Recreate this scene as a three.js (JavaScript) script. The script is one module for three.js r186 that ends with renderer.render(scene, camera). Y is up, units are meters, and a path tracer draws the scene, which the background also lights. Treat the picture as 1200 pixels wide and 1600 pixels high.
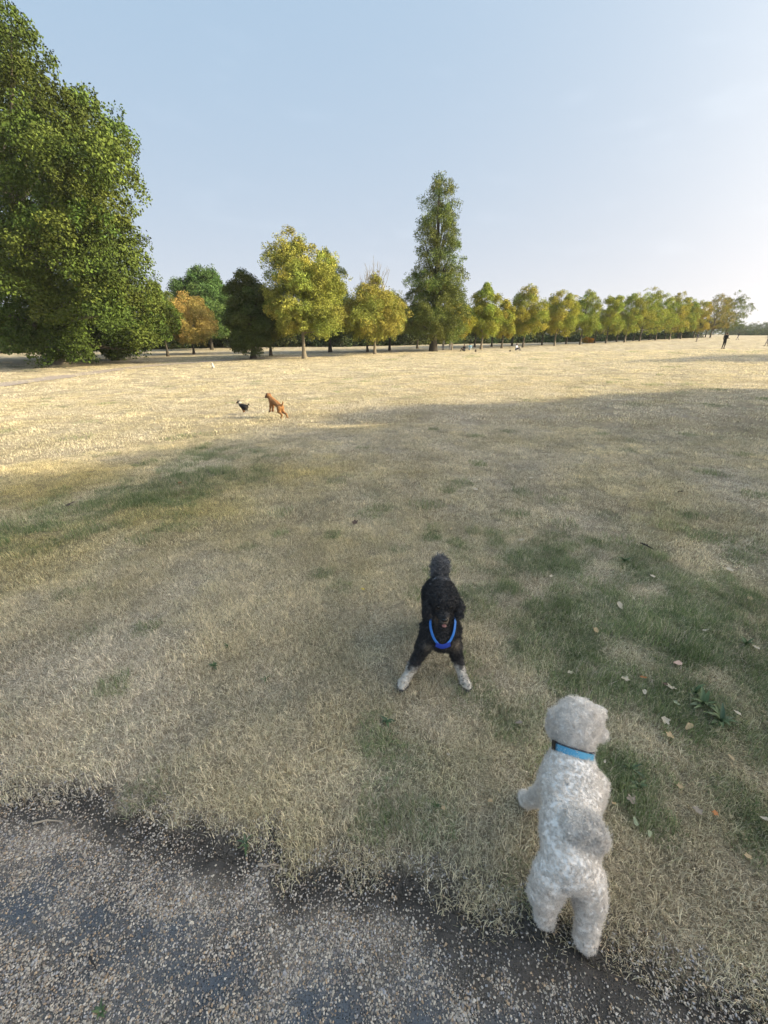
import * as THREE from 'three';
import { mergeGeometries } from 'three/addons/utils/BufferGeometryUtils.js';
import { createNoise2D, createNoise3D } from 'simplex-noise';

// ---------------------------------------------------------------- camera, sky, sun, exposure
const EYE = 1.6, F = 640, PITCH = 23.55 * Math.PI / 180;           // photograph 1200 x 1600, F in its pixels
const scene = new THREE.Scene();
const camera = new THREE.PerspectiveCamera(2 * Math.atan(800 / F) * 180 / Math.PI, 0.75, 0.05, 4000);
camera.position.set(0, EYE, 0);
camera.rotation.set(-PITCH, 0, 0);
const renderer = new THREE.WebGLRenderer({ antialias: true });
renderer.toneMapping = THREE.LinearToneMapping;
renderer.toneMappingExposure = 2.75;
renderer.shadowMap.enabled = true;

const SUN_EL = 22 * Math.PI / 180;
const SUN = new THREE.Vector3(Math.cos(SUN_EL) * 0.995, Math.sin(SUN_EL), Math.cos(SUN_EL) * 0.1).normalize();
const sun = new THREE.DirectionalLight(new THREE.Color(1, 0.84, 0.52), 3.5);
sun.position.copy(SUN).multiplyScalar(200); sun.target.position.set(0, 0, -40);
sun.position.add(sun.target.position);
sun.castShadow = true; sun.shadow.mapSize.set(4096, 4096); sun.shadow.radius = 1;
Object.assign(sun.shadow.camera, { left: -130, right: 130, top: 90, bottom: -90, near: 1, far: 500 });
scene.add(sun, sun.target);

// ---------------------------------------------------------------- small tools
const rng = (seed) => { let s = seed >>> 0; return () => { s = (s + 0x6d2b79f5) | 0; let t = Math.imul(s ^ (s >>> 15), 1 | s); t = (t + Math.imul(t ^ (t >>> 7), 61 | t)) ^ t; return ((t ^ (t >>> 14)) >>> 0) / 4294967296; }; };
const n2 = createNoise2D(rng(11)), n3 = createNoise3D(rng(12));
const fbm = (x, y, o = 4) => { let v = 0, a = 0.5, f = 1; for (let i = 0; i < o; i++) { v += a * n2(x * f, y * f); a *= 0.5; f *= 2.07; } return v; };
const clamp = (x, a = 0, b = 1) => Math.min(b, Math.max(a, x));
const sst = (a, b, x) => { const t = clamp((x - a) / (b - a)); return t * t * (3 - 2 * t); };
const lerp = (a, b, t) => a + (b - a) * t;
const mix3 = (a, b, t) => [lerp(a[0], b[0], t), lerp(a[1], b[1], t), lerp(a[2], b[2], t)];
const V = (x, y, z) => new THREE.Vector3(x, y, z);
const table = (tb, x) => { if (x <= tb[0][0]) return tb[0][1]; for (let i = 1; i < tb.length; i++) if (x <= tb[i][0]) { const t = (x - tb[i - 1][0]) / (tb[i][0] - tb[i - 1][0]); return lerp(tb[i - 1][1], tb[i][1], t * t * (3 - 2 * t)); } return tb[tb.length - 1][1]; };
const taken = new Map();
const numbered = (n) => { const k = taken.get(n) ?? 0; taken.set(n, k + 1); return k ? `${n}_${String(k).padStart(3, '0')}` : n; };
const shade = (o) => { o.traverse((m) => { if (m.isMesh) { m.castShadow = true; m.receiveShadow = true; } }); return o; };
const tag = (o, label, category, group, kind) => { if (label) o.userData.label = label; if (category) o.userData.category = category; if (group) o.userData.group = group; if (kind) o.userData.kind = kind; return o; };
const mesh = (name, geo, mat, parent) => { const m = new THREE.Mesh(geo, mat); m.name = parent === scene ? numbered(name) : name; m.castShadow = m.receiveShadow = true; parent.add(m); return m; };
const instanced = (name, geo, mat, mats, cols, parent) => {
  const m = new THREE.InstancedMesh(geo, mat, mats.length); m.name = parent === scene ? numbered(name) : name; m.castShadow = m.receiveShadow = true;
  const c = new THREE.Color();
  mats.forEach((q, i) => { m.setMatrixAt(i, q); if (cols) m.setColorAt(i, c.setRGB(...cols[i])); });
  parent.add(m); return m;
};
const std = (rgb, rough = 0.9, extra = {}) => new THREE.MeshStandardMaterial({ color: new THREE.Color().setRGB(...rgb), roughness: rough, side: THREE.DoubleSide, ...extra });

// a pixel of the photograph gives a direction: right, up and ahead, ahead scaled to 1
const ray = (u, v) => { const a = u - 600, b = 800 - v, up = b * Math.cos(PITCH) - F * Math.sin(PITCH), ah = F * Math.cos(PITCH) + b * Math.sin(PITCH); return [a / ah, up / ah]; };

// ---------------------------------------------------------------- the lie of the land: level where the camera stands, falling gently to the left
const FALL = [[-180, -0.8], [-90, -1.5], [-45, -1.5], [-35.7, -1.44], [-10, -1.0], [7.3, -0.7], [13.5, -0.69], [22, -0.58], [32, -0.25], [37, -0.05], [50, 0.1], [90, 0], [180, -0.8]];
const land = (x, d) => {
  const r = Math.hypot(x, d), t = clamp((r - 2.2) / 45), far = sst(90, 190, r) * sst(25, 36, Math.atan2(x, d) * 180 / Math.PI) * 0.45;
  return table(FALL, Math.atan2(x, d) * 180 / Math.PI) * t * (2 - t) + far + sst(4, 14, r) * 0.05 * fbm(x * 0.12, d * 0.12, 2);
};
const onGround = (u, v) => {                                       // where the ray of a pixel meets the land
  const [s, p] = ray(u, v); let d = -EYE / p;
  for (let i = 0; i < 60; i++) d = lerp(d, clamp((land(s * d, d) - EYE) / p, 0.1, 900), 0.4);
  return [s * d, d];
};
const W = (u, v, h) => { const [s, p] = ray(u, v), d = (h - EYE) / p; return V(s * d, h, -d); };   // point at height h near the camera
const at = (u, v, d) => { const [s, p] = ray(u, v); return V(s * d, EYE + p * d, -d); };            // point at distance d ahead

// ---------------------------------------------------------------- sky: clear evening air, brighter round the low sun on the right, glow raised to fill the shade
{
  const w = 1024, h = 512, px = new Float32Array(w * h * 4), dir = V(0, 0, 0);
  for (let j = 0; j < h; j++) for (let i = 0; i < w; i++) {
    const el = ((j + 0.5) / h - 0.5) * Math.PI, az = ((i + 0.5) / w - 0.5) * 2 * Math.PI;
    dir.set(Math.cos(el) * Math.cos(az), Math.sin(el), Math.cos(el) * Math.sin(az));
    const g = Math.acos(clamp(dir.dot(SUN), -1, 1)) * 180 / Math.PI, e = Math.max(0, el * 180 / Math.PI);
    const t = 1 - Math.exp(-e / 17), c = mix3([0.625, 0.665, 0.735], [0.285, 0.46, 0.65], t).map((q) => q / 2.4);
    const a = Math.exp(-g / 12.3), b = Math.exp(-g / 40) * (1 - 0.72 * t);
    const wisp = Math.pow(clamp(fbm(az * 3 + 5, el * 16 + az * 1.5, 4) * 1.6 - 0.25), 2) * sst(2, 8, e) * (1 - sst(18, 34, e)) * 0.02;
    const k = (j * w + i) * 4;
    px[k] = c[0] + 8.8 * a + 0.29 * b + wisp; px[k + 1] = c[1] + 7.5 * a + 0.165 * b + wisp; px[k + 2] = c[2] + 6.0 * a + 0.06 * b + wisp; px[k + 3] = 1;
  }
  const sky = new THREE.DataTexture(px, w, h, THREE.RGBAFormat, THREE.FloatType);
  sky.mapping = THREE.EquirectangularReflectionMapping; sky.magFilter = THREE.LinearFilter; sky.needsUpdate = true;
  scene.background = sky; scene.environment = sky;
}

// ---------------------------------------------------------------- where the ground is path, bare soil, green or straw
const EDGE = [[-160, 1195], [0, 1238], [60, 1262], [140, 1258], [215, 1300], [300, 1318], [372, 1352], [425, 1310], [437, 1385], [470, 1398], [520, 1372], [610, 1392], [700, 1408], [760, 1440], [850, 1452], [960, 1508], [1060, 1550], [1200, 1590], [1360, 1632]].map(([u, v]) => onGround(u, v));
EDGE.unshift([-30, 7.2], [-6, 2.0]); EDGE.push([6, -0.55], [30, -5.5]);
const edgeAt = (x) => { for (let i = 1; i < EDGE.length; i++) if (x <= EDGE[i][0]) return lerp(EDGE[i - 1][1], EDGE[i][1], (x - EDGE[i - 1][0]) / (EDGE[i][0] - EDGE[i - 1][0])); return -5.5; };
const beyondEdge = (x, d) => d - edgeAt(x) + 0.05 * fbm(x * 5, d * 5, 3);      // metres of grass past the path's edge
const GREEN = [[1040, 935, 0.75, 0.7], [1110, 990, 0.7, 0.8], [880, 1010, 0.45, 0.55], [1000, 1020, 0.5, 0.65], [1110, 1120, 0.28, 0.9], [985, 1215, 0.13, 0.9], [1150, 1260, 0.2, 0.5], [1180, 1090, 0.4, 0.7], [280, 760, 0.9, 0.7], [150, 790, 0.8, 0.5], [40, 830, 0.6, 0.5], [330, 720, 1.2, 0.25], [760, 900, 0.7, 0.25], [650, 1210, 0.25, 0.3], [870, 1120, 0.3, 0.35], [840, 880, 0.7, 0.35], [1150, 850, 0.9, 0.25]].map(([u, v, r, k]) => [...onGround(u, v), r, k]);
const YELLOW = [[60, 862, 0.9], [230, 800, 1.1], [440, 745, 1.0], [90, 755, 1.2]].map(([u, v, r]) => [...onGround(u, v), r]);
const spots = (list, x, d) => { let g = 0; for (const [a, b, r, k = 1] of list) { const q = ((x - a) ** 2 + (d - b) ** 2) / (r * r); if (q < 6) g = Math.max(g, k * Math.exp(-q)); } return g; };
const greenness = (x, d) => {
  const r = Math.hypot(x, d), n = fbm(x * 1.7, d * 1.7, 4), wide = fbm(x * 0.09 + 7, d * 0.2 + 3, 3);
  return clamp(spots(GREEN, x, d) * (1.15 + 1.5 * n) + 0.03 + 0.26 * n + 0.16 * wide + 0.16 * n2(x * 11, d * 11));
};
const soilness = (x, d) => { const b = beyondEdge(x, d), n = fbm(x * 3 + 20, d * 3, 3); return clamp(1.25 - b / (0.06 + 0.12 * clamp(n + 0.35)) ) ; };
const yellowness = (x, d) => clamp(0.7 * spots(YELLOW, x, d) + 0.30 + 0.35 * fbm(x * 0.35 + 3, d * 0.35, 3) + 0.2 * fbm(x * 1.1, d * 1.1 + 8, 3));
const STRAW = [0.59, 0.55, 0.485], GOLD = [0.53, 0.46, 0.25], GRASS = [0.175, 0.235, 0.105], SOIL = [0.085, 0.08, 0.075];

// ---------------------------------------------------------------- ground: one sheet out to the horizon
const canvasTile = (size, draw, repeat) => { const c = document.createElement('canvas'); c.width = c.height = size; draw(c.getContext('2d'), size); const t = new THREE.CanvasTexture(c); t.wrapS = t.wrapT = THREE.RepeatWrapping; t.repeat.set(repeat, repeat); return t; };
const strokes = (g, s, n, len, tones, seed, wid) => {
  const r = rng(seed);
  for (let i = 0; i < n; i++) {
    const x = r() * s, y = r() * s, a = r() * 6.283, l = len * (0.4 + r()), q = tones[0] + (tones[1] - tones[0]) * r(), b = a + (r() - 0.5) * 1.6;
    g.strokeStyle = `rgb(${q},${q * 0.985},${q * 0.95})`; g.lineWidth = wid * (0.5 + r());
    for (const ox of [-s, 0, s]) for (const oy of [-s, 0, s]) {
      const X = x + ox, Y = y + oy; if (X < -60 || Y < -60 || X > s + 60 || Y > s + 60) continue;
      g.beginPath(); g.moveTo(X, Y); g.quadraticCurveTo(X + Math.cos(a) * l / 2, Y + Math.sin(a) * l / 2, X + Math.cos(a) * l / 2 + Math.cos(b) * l / 2, Y + Math.sin(a) * l / 2 + Math.sin(b) * l / 2); g.stroke();
    }
  }
};
const thatch = (g, s) => { g.fillStyle = 'rgb(236,234,230)'; g.fillRect(0, 0, s, s); strokes(g, s, 7000, 30, [130, 215], 3, 2.0); strokes(g, s, 9000, 28, [205, 255], 4, 1.7); strokes(g, s, 1500, 22, [90, 150], 6, 1.5); };
const thatchMap = canvasTile(1024, thatch, 1); thatchMap.colorSpace = THREE.SRGBColorSpace;
const thatchBump = canvasTile(1024, thatch, 1);
{
  const rings = [0]; for (let r = 0.3; r < 1500; r *= r < 30 ? 1.021 : 1.06) rings.push(r);
  const az = []; for (let a = -180; a <= 180.001; a += Math.abs(a) < 62 ? 0.3 : 4) az.push(a);
  const pos = [], col = [], uv = [], idx = [], n = az.length;
  for (const r of rings) for (const a of az) {
    const x = r * Math.sin(a * Math.PI / 180), d = r * Math.cos(a * Math.PI / 180);
    const b = beyondEdge(x, d), g = greenness(x, d), so = b < 0 ? 1 : soilness(x, d);
    pos.push(x, land(x, d) + (r < 40 && b > 0.05 ? 0.012 * fbm(x * 4, d * 4, 2) * sst(0.05, 0.3, b) : 0), -d);
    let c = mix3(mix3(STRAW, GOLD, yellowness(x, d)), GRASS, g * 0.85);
    c = mix3([c[0] * 0.78, c[1] * 0.75, c[2] * 0.70], SOIL, so);      // matted thatch, browner than the blades
    const m = 1 + 0.28 * fbm(x * 0.6, d * 0.6, 4) + 0.3 * fbm(x * 9, d * 9, 3);
    col.push(c[0] * m, c[1] * m, c[2] * m); uv.push(x / 0.55, d / 0.55);
  }
  for (let i = 0; i + 1 < rings.length; i++) for (let j = 0; j + 1 < n; j++) { const p = i * n + j; if (i) idx.push(p, p + 1, p + n); idx.push(p + 1, p + n + 1, p + n); }
  const geo = new THREE.BufferGeometry();
  geo.setAttribute('position', new THREE.Float32BufferAttribute(pos, 3)); geo.setAttribute('color', new THREE.Float32BufferAttribute(col, 3)); geo.setAttribute('uv', new THREE.Float32BufferAttribute(uv, 2));
  geo.setIndex(idx); geo.computeVertexNormals();
  tag(mesh('ground', geo, new THREE.MeshStandardMaterial({ vertexColors: true, map: thatchMap, bumpMap: thatchBump, bumpScale: 0.018, roughness: 1, side: THREE.DoubleSide }), scene), 'parched park lawn with straw coloured and green patches', 'lawn', null, 'structure');
}

// ---------------------------------------------------------------- the path the camera stands on: worn tarmac with loose gravel
const DIRT = [[690, 1440, 0.09], [760, 1475, 0.12], [840, 1500, 0.14], [930, 1535, 0.13], [330, 1335, 0.06], [190, 1285, 0.07]].map(([u, v, r]) => [...onGround(u, v), r]);
const bare = (x, d) => clamp(1.3 * spots(DIRT, x, d) + 0.5 * fbm(x * 9, d * 9, 3));     // dark soil trodden over the edge of the path
const tarry = (x, d) => clamp(0.5 + 2.2 * (0.24 - Math.abs(d - edgeAt(clamp(x, -1.6, 1.2)) + 0.30 + 0.06 * fbm(x * 2, 3, 2)) * 1.6) + 0.6 * fbm(x * 4 + 9, d * 6, 3) - 0.2);   // 1 where the bare tarmac shows
{
  const pos = [], uv = [], col = [], idx = [], xs = []; for (let x = -30; x < 30; x += Math.abs(x + 0.2) < 2.2 ? 0.02 : 0.7) xs.push(x);
  const rows = 70;
  xs.forEach((x) => { for (let j = 0; j <= rows; j++) {
    const t = j / rows, e = edgeAt(x) - 0.02 + 0.03 * fbm(x * 9, 2, 3), d = lerp(e, edgeAt(x) - 3.2, t * t), wv = fbm(x * 2.5, d * 2.5, 3);
    pos.push(x, land(x, d) + 0.004 + 0.006 * sst(0, 0.1, t) + 0.004 * wv, -d); uv.push(x / 0.5, d / 0.5);
    const k = tarry(x, d), dirt = 0.5 + 0.5 * n2(x * 40, d * 40), c = mix3([0.34, 0.305, 0.262], [0.16, 0.205, 0.265], k), s = sst(0.03, -0.03, d - e + 0.05 + 0.04 * fbm(x * 6, d * 6, 2)) , f = 1 + 0.35 * fbm(x * 9, d * 9, 3), q = mix3(SOIL.map((v) => v * (0.8 + 0.9 * dirt)), c, clamp(s + 0.1) * (1 - 0.85 * bare(x, d)));
    col.push(q[0] * f, q[1] * f, q[2] * f);
  } });
  for (let i = 0; i + 1 < xs.length; i++) for (let j = 0; j < rows; j++) { const p = i * (rows + 1) + j, q = p + rows + 1; idx.push(p, p + 1, q, p + 1, q + 1, q); }
  const geo = new THREE.BufferGeometry(); geo.setAttribute('position', new THREE.Float32BufferAttribute(pos, 3)); geo.setAttribute('uv', new THREE.Float32BufferAttribute(uv, 2)); geo.setAttribute('color', new THREE.Float32BufferAttribute(col, 3)); geo.setIndex(idx); geo.computeVertexNormals();
  const grit = (g, s) => { g.fillStyle = 'rgb(180,180,180)'; g.fillRect(0, 0, s, s); const r = rng(8); for (let i = 0; i < 40000; i++) { const q = 85 + 170 * r(); g.fillStyle = `rgb(${q},${q * (0.94 + 0.06 * r())},${q * (0.86 + 0.12 * r())})`; const x = r() * s, y = r() * s, a = 1 + 3.4 * r() * r(); g.beginPath(); g.ellipse(x, y, a, a * (0.6 + 0.4 * r()), r() * 3, 0, 7); g.fill(); } };
  const gm = canvasTile(1024, grit, 1); gm.colorSpace = THREE.SRGBColorSpace;
  tag(mesh('path', geo, new THREE.MeshStandardMaterial({ vertexColors: true, map: gm, bumpMap: canvasTile(1024, grit, 1), bumpScale: 0.005, roughness: 0.9, side: THREE.DoubleSide }), scene), 'worn grey tarmac path with loose gravel at the lawn edge', 'path', null, 'structure');
}
// the far path crossing under the big tree
{
  const mid = [[-420, 655], [-200, 628], [0, 602], [60, 594], [120, 586], [190, 577], [250, 570.5], [310, 566], [360, 562.5], [420, 559.5], [520, 556]].map(([u, v]) => onGround(u, v));
  const curve = new THREE.CatmullRomCurve3(mid.map(([x, d]) => V(x, 0, -d))), pos = [], idx = [], N = 160;
  for (let i = 0; i <= N; i++) { const p = curve.getPoint(i / N), t = curve.getTangent(i / N), nx = -t.z, nz = t.x; for (let j = 0; j <= 4; j++) { const w = (j / 2 - 1) * (1.1 + 0.15 * n2(i * 0.3, j > 2 ? 5 : 1)); const x = p.x + nx * w, z = p.z + nz * w; pos.push(x, land(x, -z) + 0.035, z); } }
  for (let i = 0; i < N; i++) for (let j = 0; j < 4; j++) { const p = i * 5 + j; idx.push(p, p + 1, p + 5, p + 1, p + 6, p + 5); }
  const geo = new THREE.BufferGeometry(); geo.setAttribute('position', new THREE.Float32BufferAttribute(pos, 3)); geo.setIndex(idx); geo.computeVertexNormals();
  tag(mesh('path', geo, std([0.30, 0.26, 0.235], 0.95), scene), 'pale narrow footpath crossing the lawn towards the big leafy tree', 'path', null, 'structure');
}

// ---------------------------------------------------------------- grass: blades in tufts, thick near the camera, coarser farther off
const bladePatch = (n, size, len, wid, tones, seed, lie) => {
  const r = rng(seed), pos = [], col = [], idx = [];
  for (let i = 0; i < n; i++) {
    const x = (r() - 0.5) * size, z = (r() - 0.5) * size, a = r() * 6.283, l = len * (0.45 + 0.8 * r()), w = wid * (0.6 + 0.7 * r()), L = clamp(lie + (r() - 0.5) * 0.7, 0.05, 1.25);
    const t = tones[Math.floor(r() * tones.length)], v = 0.75 + 0.5 * r(), cx = Math.cos(a), cz = Math.sin(a), bend = (r() - 0.35) * 1.3, o = pos.length / 3, sx = -cz * w / 2, sz = cx * w / 2;
    const p1 = [x + cx * Math.sin(L) * l * 0.5, Math.cos(L) * l * 0.5, z + cz * Math.sin(L) * l * 0.5], a2 = a + bend, L2 = Math.min(1.75, L + 0.35 + 0.5 * r());
    const p2 = [p1[0] + Math.cos(a2) * Math.sin(L2) * l * 0.5, Math.max(0.002, p1[1] + Math.cos(L2) * l * 0.5), p1[2] + Math.sin(a2) * Math.sin(L2) * l * 0.5];
    pos.push(x - sx, -0.008, z - sz, x + sx, -0.008, z + sz, p1[0] - sx * 0.9, p1[1], p1[2] - sz * 0.9, p1[0] + sx * 0.9, p1[1], p1[2] + sz * 0.9, ...p2);
    for (let k = 0; k < 5; k++) col.push(t[0] * v, t[1] * v, t[2] * v);
    idx.push(o, o + 1, o + 2, o + 1, o + 3, o + 2, o + 2, o + 3, o + 4);
  }
  const g = new THREE.BufferGeometry(); g.setAttribute('position', new THREE.Float32BufferAttribute(pos, 3)); g.setAttribute('color', new THREE.Float32BufferAttribute(col, 3)); g.setIndex(idx); g.computeVertexNormals(); return g;
};
const DRY = [[1.15, 1.13, 1.08], [0.98, 0.96, 0.92], [1.4, 1.38, 1.32], [0.6, 0.55, 0.48], [1.2, 1.17, 1.08], [0.8, 0.83, 0.7], [1.35, 1.32, 1.25], [0.42, 0.37, 0.3]], LUSH = [[1, 1, 1], [0.7, 0.85, 0.7], [1.4, 1.35, 1.2], [2.1, 1.7, 2.2]];
const bladeMat = new THREE.MeshPhysicalMaterial({ vertexColors: true, roughness: 0.97, specularIntensity: 0.25, transmission: 0.4, thickness: 0, side: THREE.DoubleSide });
{
  const zones = [[0.45, 3.6, 0.072, 250, 0.14, 0.030, 0.0017], [3.6, 9, 0.135, 250, 0.22, 0.04, 0.0029], [9, 24, 0.42, 260, 0.6, 0.05, 0.0062], [24, 62, 0.95, 230, 1.35, 0.06, 0.014]];
  const M = new THREE.Matrix4(), Q = new THREE.Quaternion(), E = new THREE.Euler();
  zones.forEach(([r0, r1, step, blades, size, len, wid], zi) => {
    const r = rng(500 + zi), dry = [[], [], []], dcol = [[], [], []], lush = [[], []], lcol = [[], []];
    for (let d = 0.1; d < r1; d += step) for (let x = -Math.min(r1, 58); x < Math.min(r1, 58); x += step) {
      const X = x + (r() - 0.5) * step * 1.2, D = d + (r() - 0.5) * step * 1.2, rr = Math.hypot(X, D); if (rr < r0 || rr >= r1) continue;
      if (Math.abs(X) > D * 0.93 + 0.9) continue;
      const b = beyondEdge(X, D); if (b < 0.015) continue;
      const g = greenness(X, D), so = soilness(X, D); if (r() < so * 0.85) continue;
      const tuft = fbm(X * 7 + 40, D * 7, 2), sc = (0.75 + 0.5 * r()) * (1 + 0.35 * g) * clamp(1.05 + 0.8 * tuft, 0.6, 1.7) * (b < 0.25 ? 1.15 : 1), p = V(X, land(X, D) - 0.002, -D);
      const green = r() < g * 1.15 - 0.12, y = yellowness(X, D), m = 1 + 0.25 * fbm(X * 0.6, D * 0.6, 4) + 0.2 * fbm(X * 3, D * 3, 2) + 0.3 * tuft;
      Q.setFromEuler(E.set((r() - 0.5) * 0.2, r() * 6.283, (r() - 0.5) * 0.2));
      M.compose(p, Q, V(0.9 + 0.3 * r(), sc * (0.7 + 0.6 * r()), 0.9 + 0.3 * r()));
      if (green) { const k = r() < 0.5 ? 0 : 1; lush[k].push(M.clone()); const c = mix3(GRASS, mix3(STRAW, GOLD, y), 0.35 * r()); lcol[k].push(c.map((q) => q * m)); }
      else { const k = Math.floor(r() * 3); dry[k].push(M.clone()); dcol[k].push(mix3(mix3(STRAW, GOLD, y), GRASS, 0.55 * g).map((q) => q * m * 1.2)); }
    }
    dry.forEach((l, k) => { if (l.length) tag(instanced('dry_grass', bladePatch(blades, size, len, wid, DRY, 60 + zi * 10 + k, 0.85), bladeMat, l, dcol[k], scene), 'dry straw coloured grass blades covering the lawn', 'grass', null, 'stuff'); });
    lush.forEach((l, k) => { if (l.length) tag(instanced('green_grass', bladePatch(blades, size, len * 1.25, wid * 1.15, LUSH, 70 + zi * 10 + k, 0.6), bladeMat, l, lcol[k], scene), 'green grass blades growing in patches of the lawn', 'grass', null, 'stuff'); });
  });
}

// ---------------------------------------------------------------- loose gravel on the path and in the bare edge
{
  const M = new THREE.Matrix4(), Q = new THREE.Quaternion(), E = new THREE.Euler(), r = rng(77), TON = [[0.40, 0.36, 0.30], [0.30, 0.27, 0.23], [0.50, 0.45, 0.38], [0.24, 0.20, 0.165], [0.36, 0.27, 0.18], [0.28, 0.28, 0.29], [0.2, 0.18, 0.17], [0.44, 0.41, 0.37], [0.33, 0.30, 0.25]];
  const stones = [0, 1, 2].map((k) => { const g = new THREE.IcosahedronGeometry(0.5, 1), p = g.attributes.position; for (let i = 0; i < p.count; i++) { const x = p.getX(i), y = p.getY(i), z = p.getZ(i), f = 1 + 0.38 * n3(x * 2 + k * 9, y * 2, z * 2); p.setXYZ(i, x * f, y * f * 0.7, z * f * 0.85); } g.computeVertexNormals(); return g; });
  const lists = [[], [], []], cols = [[], [], []];
  for (let i = 0; i < 760000; i++) {
    const x = -2 + 3.6 * r(), d = -0.2 + 1.7 * r(), b = beyondEdge(x, d); if (b > 0.12) continue;
    if (Math.abs(x) > d * 0.95 + 1.0) continue;
    const k = tarry(x, d), n = fbm(x * 5, d * 5, 3), dens = (b > -0.06 ? 0.22 : b > -0.1 ? 0.5 : 1.05 - 0.97 * k) * clamp(0.8 + 1.0 * n, 0.15, 1.3) * (1 - 0.75 * bare(x, d)); if (r() > dens) continue;
    const s = 0.0025 + 0.0045 * r() ** 2.4 + (r() < 0.003 ? 0.005 : 0), j = Math.floor(r() * 3), c = TON[Math.floor(r() * TON.length)], f = 0.75 + 0.6 * r();
    Q.setFromEuler(E.set((r() - 0.5), r() * 6.28, (r() - 0.5))); M.compose(V(x, land(x, d) + (b < 0 ? 0.0105 : 0.003) + s * 0.18, -d), Q, V(s * (0.8 + 0.6 * r()), s * (0.7 + 0.4 * r()), s)); lists[j].push(M.clone()); cols[j].push(c.map((q) => q * f));
  }
  const m = new THREE.MeshStandardMaterial({ roughness: 0.8 });
  lists.forEach((l, j) => tag(instanced('gravel', stones[j], m, l, cols[j], scene), 'small loose beige and grey gravel scattered over the path', 'gravel', null, 'stuff'));
}

// ---------------------------------------------------------------- trees
const taperTube = (pts, radii, seg = 6, wob = 0) => {
  const pos = [], idx = [], n = pts.length, up = V(0.3, 0.2, 1).normalize(), t = V(0, 0, 0), a = V(0, 0, 0), b = V(0, 0, 0);
  for (let i = 0; i < n; i++) {
    t.copy(pts[Math.min(n - 1, i + 1)]).sub(pts[Math.max(0, i - 1)]).normalize(); a.crossVectors(t, up).normalize(); b.crossVectors(t, a);
    for (let j = 0; j < seg; j++) { const f = j / seg * 6.2832, w = radii[i] * (1 + wob * n3(Math.cos(f) * 1.5, Math.sin(f) * 1.5, i * 0.35)); pos.push(pts[i].x + (a.x * Math.cos(f) + b.x * Math.sin(f)) * w, pts[i].y + (a.y * Math.cos(f) + b.y * Math.sin(f)) * w, pts[i].z + (a.z * Math.cos(f) + b.z * Math.sin(f)) * w); }
  }
  for (let i = 0; i + 1 < n; i++) for (let j = 0; j < seg; j++) { const p = i * seg + j, q = i * seg + (j + 1) % seg; idx.push(p, q, p + seg, q, q + seg, p + seg); }
  const g = new THREE.BufferGeometry(); g.setAttribute('position', new THREE.Float32BufferAttribute(pos, 3)); g.setIndex(idx); g.computeVertexNormals(); return g;
};
const leafCluster = (n, R, len, wid, droop, seed) => {              // a spray of folded leaves
  const r = rng(seed), pos = [], col = [], idx = [];
  for (let i = 0; i < n; i++) {
    const a = r() * 6.283, e = Math.asin(2 * r() - 1), q = R * Math.cbrt(r()), c = V(Math.cos(a) * Math.cos(e) * q, Math.sin(e) * q * 0.6, Math.sin(a) * Math.cos(e) * q);
    const axis = V(Math.cos(a) + (r() - 0.5) * 1.4, -droop + (r() - 0.5) * 1.2, Math.sin(a) + (r() - 0.5) * 1.4).normalize(), side = V(r() - 0.5, r() * 0.5 - 0.25, r() - 0.5).cross(axis).normalize(), nor = axis.clone().cross(side);
    const l = len * (0.65 + 0.7 * r()), w = wid * (0.65 + 0.7 * r()), o = pos.length / 3, v = 0.72 + 0.56 * r();
    const m = c.clone().addScaledVector(axis, l * 0.45);
    for (const p of [c, m.clone().addScaledVector(side, w / 2).addScaledVector(nor, w * 0.15), c.clone().addScaledVector(axis, l), m.clone().addScaledVector(side, -w / 2).addScaledVector(nor, w * 0.15)]) { pos.push(p.x, p.y, p.z); col.push(v, v * (0.96 + 0.08 * r()), v * (0.8 + 0.4 * r())); }
    idx.push(o, o + 1, o + 2, o, o + 2, o + 3);
  }
  const g = new THREE.BufferGeometry(); g.setAttribute('position', new THREE.Float32BufferAttribute(pos, 3)); g.setAttribute('color', new THREE.Float32BufferAttribute(col, 3)); g.setIndex(idx); g.computeVertexNormals(); return g;
};
const leafMat = new THREE.MeshPhysicalMaterial({ vertexColors: true, roughness: 0.9, specularIntensity: 0.35, side: THREE.DoubleSide });
const SPRAY = { lime: [1, 2].map((k) => leafCluster(42, 0.46, 0.125, 0.10, 0.35, k)), plane: [3, 4].map((k) => leafCluster(52, 0.78, 0.21, 0.19, 0.3, k)), coarse: [5, 6].map((k) => leafCluster(22, 0.9, 0.4, 0.34, 0.3, k)), low: [7].map((k) => leafCluster(24, 0.36, 0.2, 0.15, 0.2, k)) };
const barkCanvas = (g, s) => { g.fillStyle = 'rgb(190,186,180)'; g.fillRect(0, 0, s, s); const r = rng(5); for (let i = 0; i < 1500; i++) { const q = 90 + 140 * r(); g.fillStyle = `rgba(${q},${q},${q},0.6)`; g.fillRect(r() * s, r() * s, 2 + 4 * r(), 10 + 50 * r()); } };
const barkMat = std([0.105, 0.088, 0.068], 0.95), paleBark = std([0.19, 0.165, 0.125], 0.95), darkBark = std([0.055, 0.047, 0.038], 0.95), planeBark = std([0.12, 0.105, 0.08], 0.95);

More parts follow.
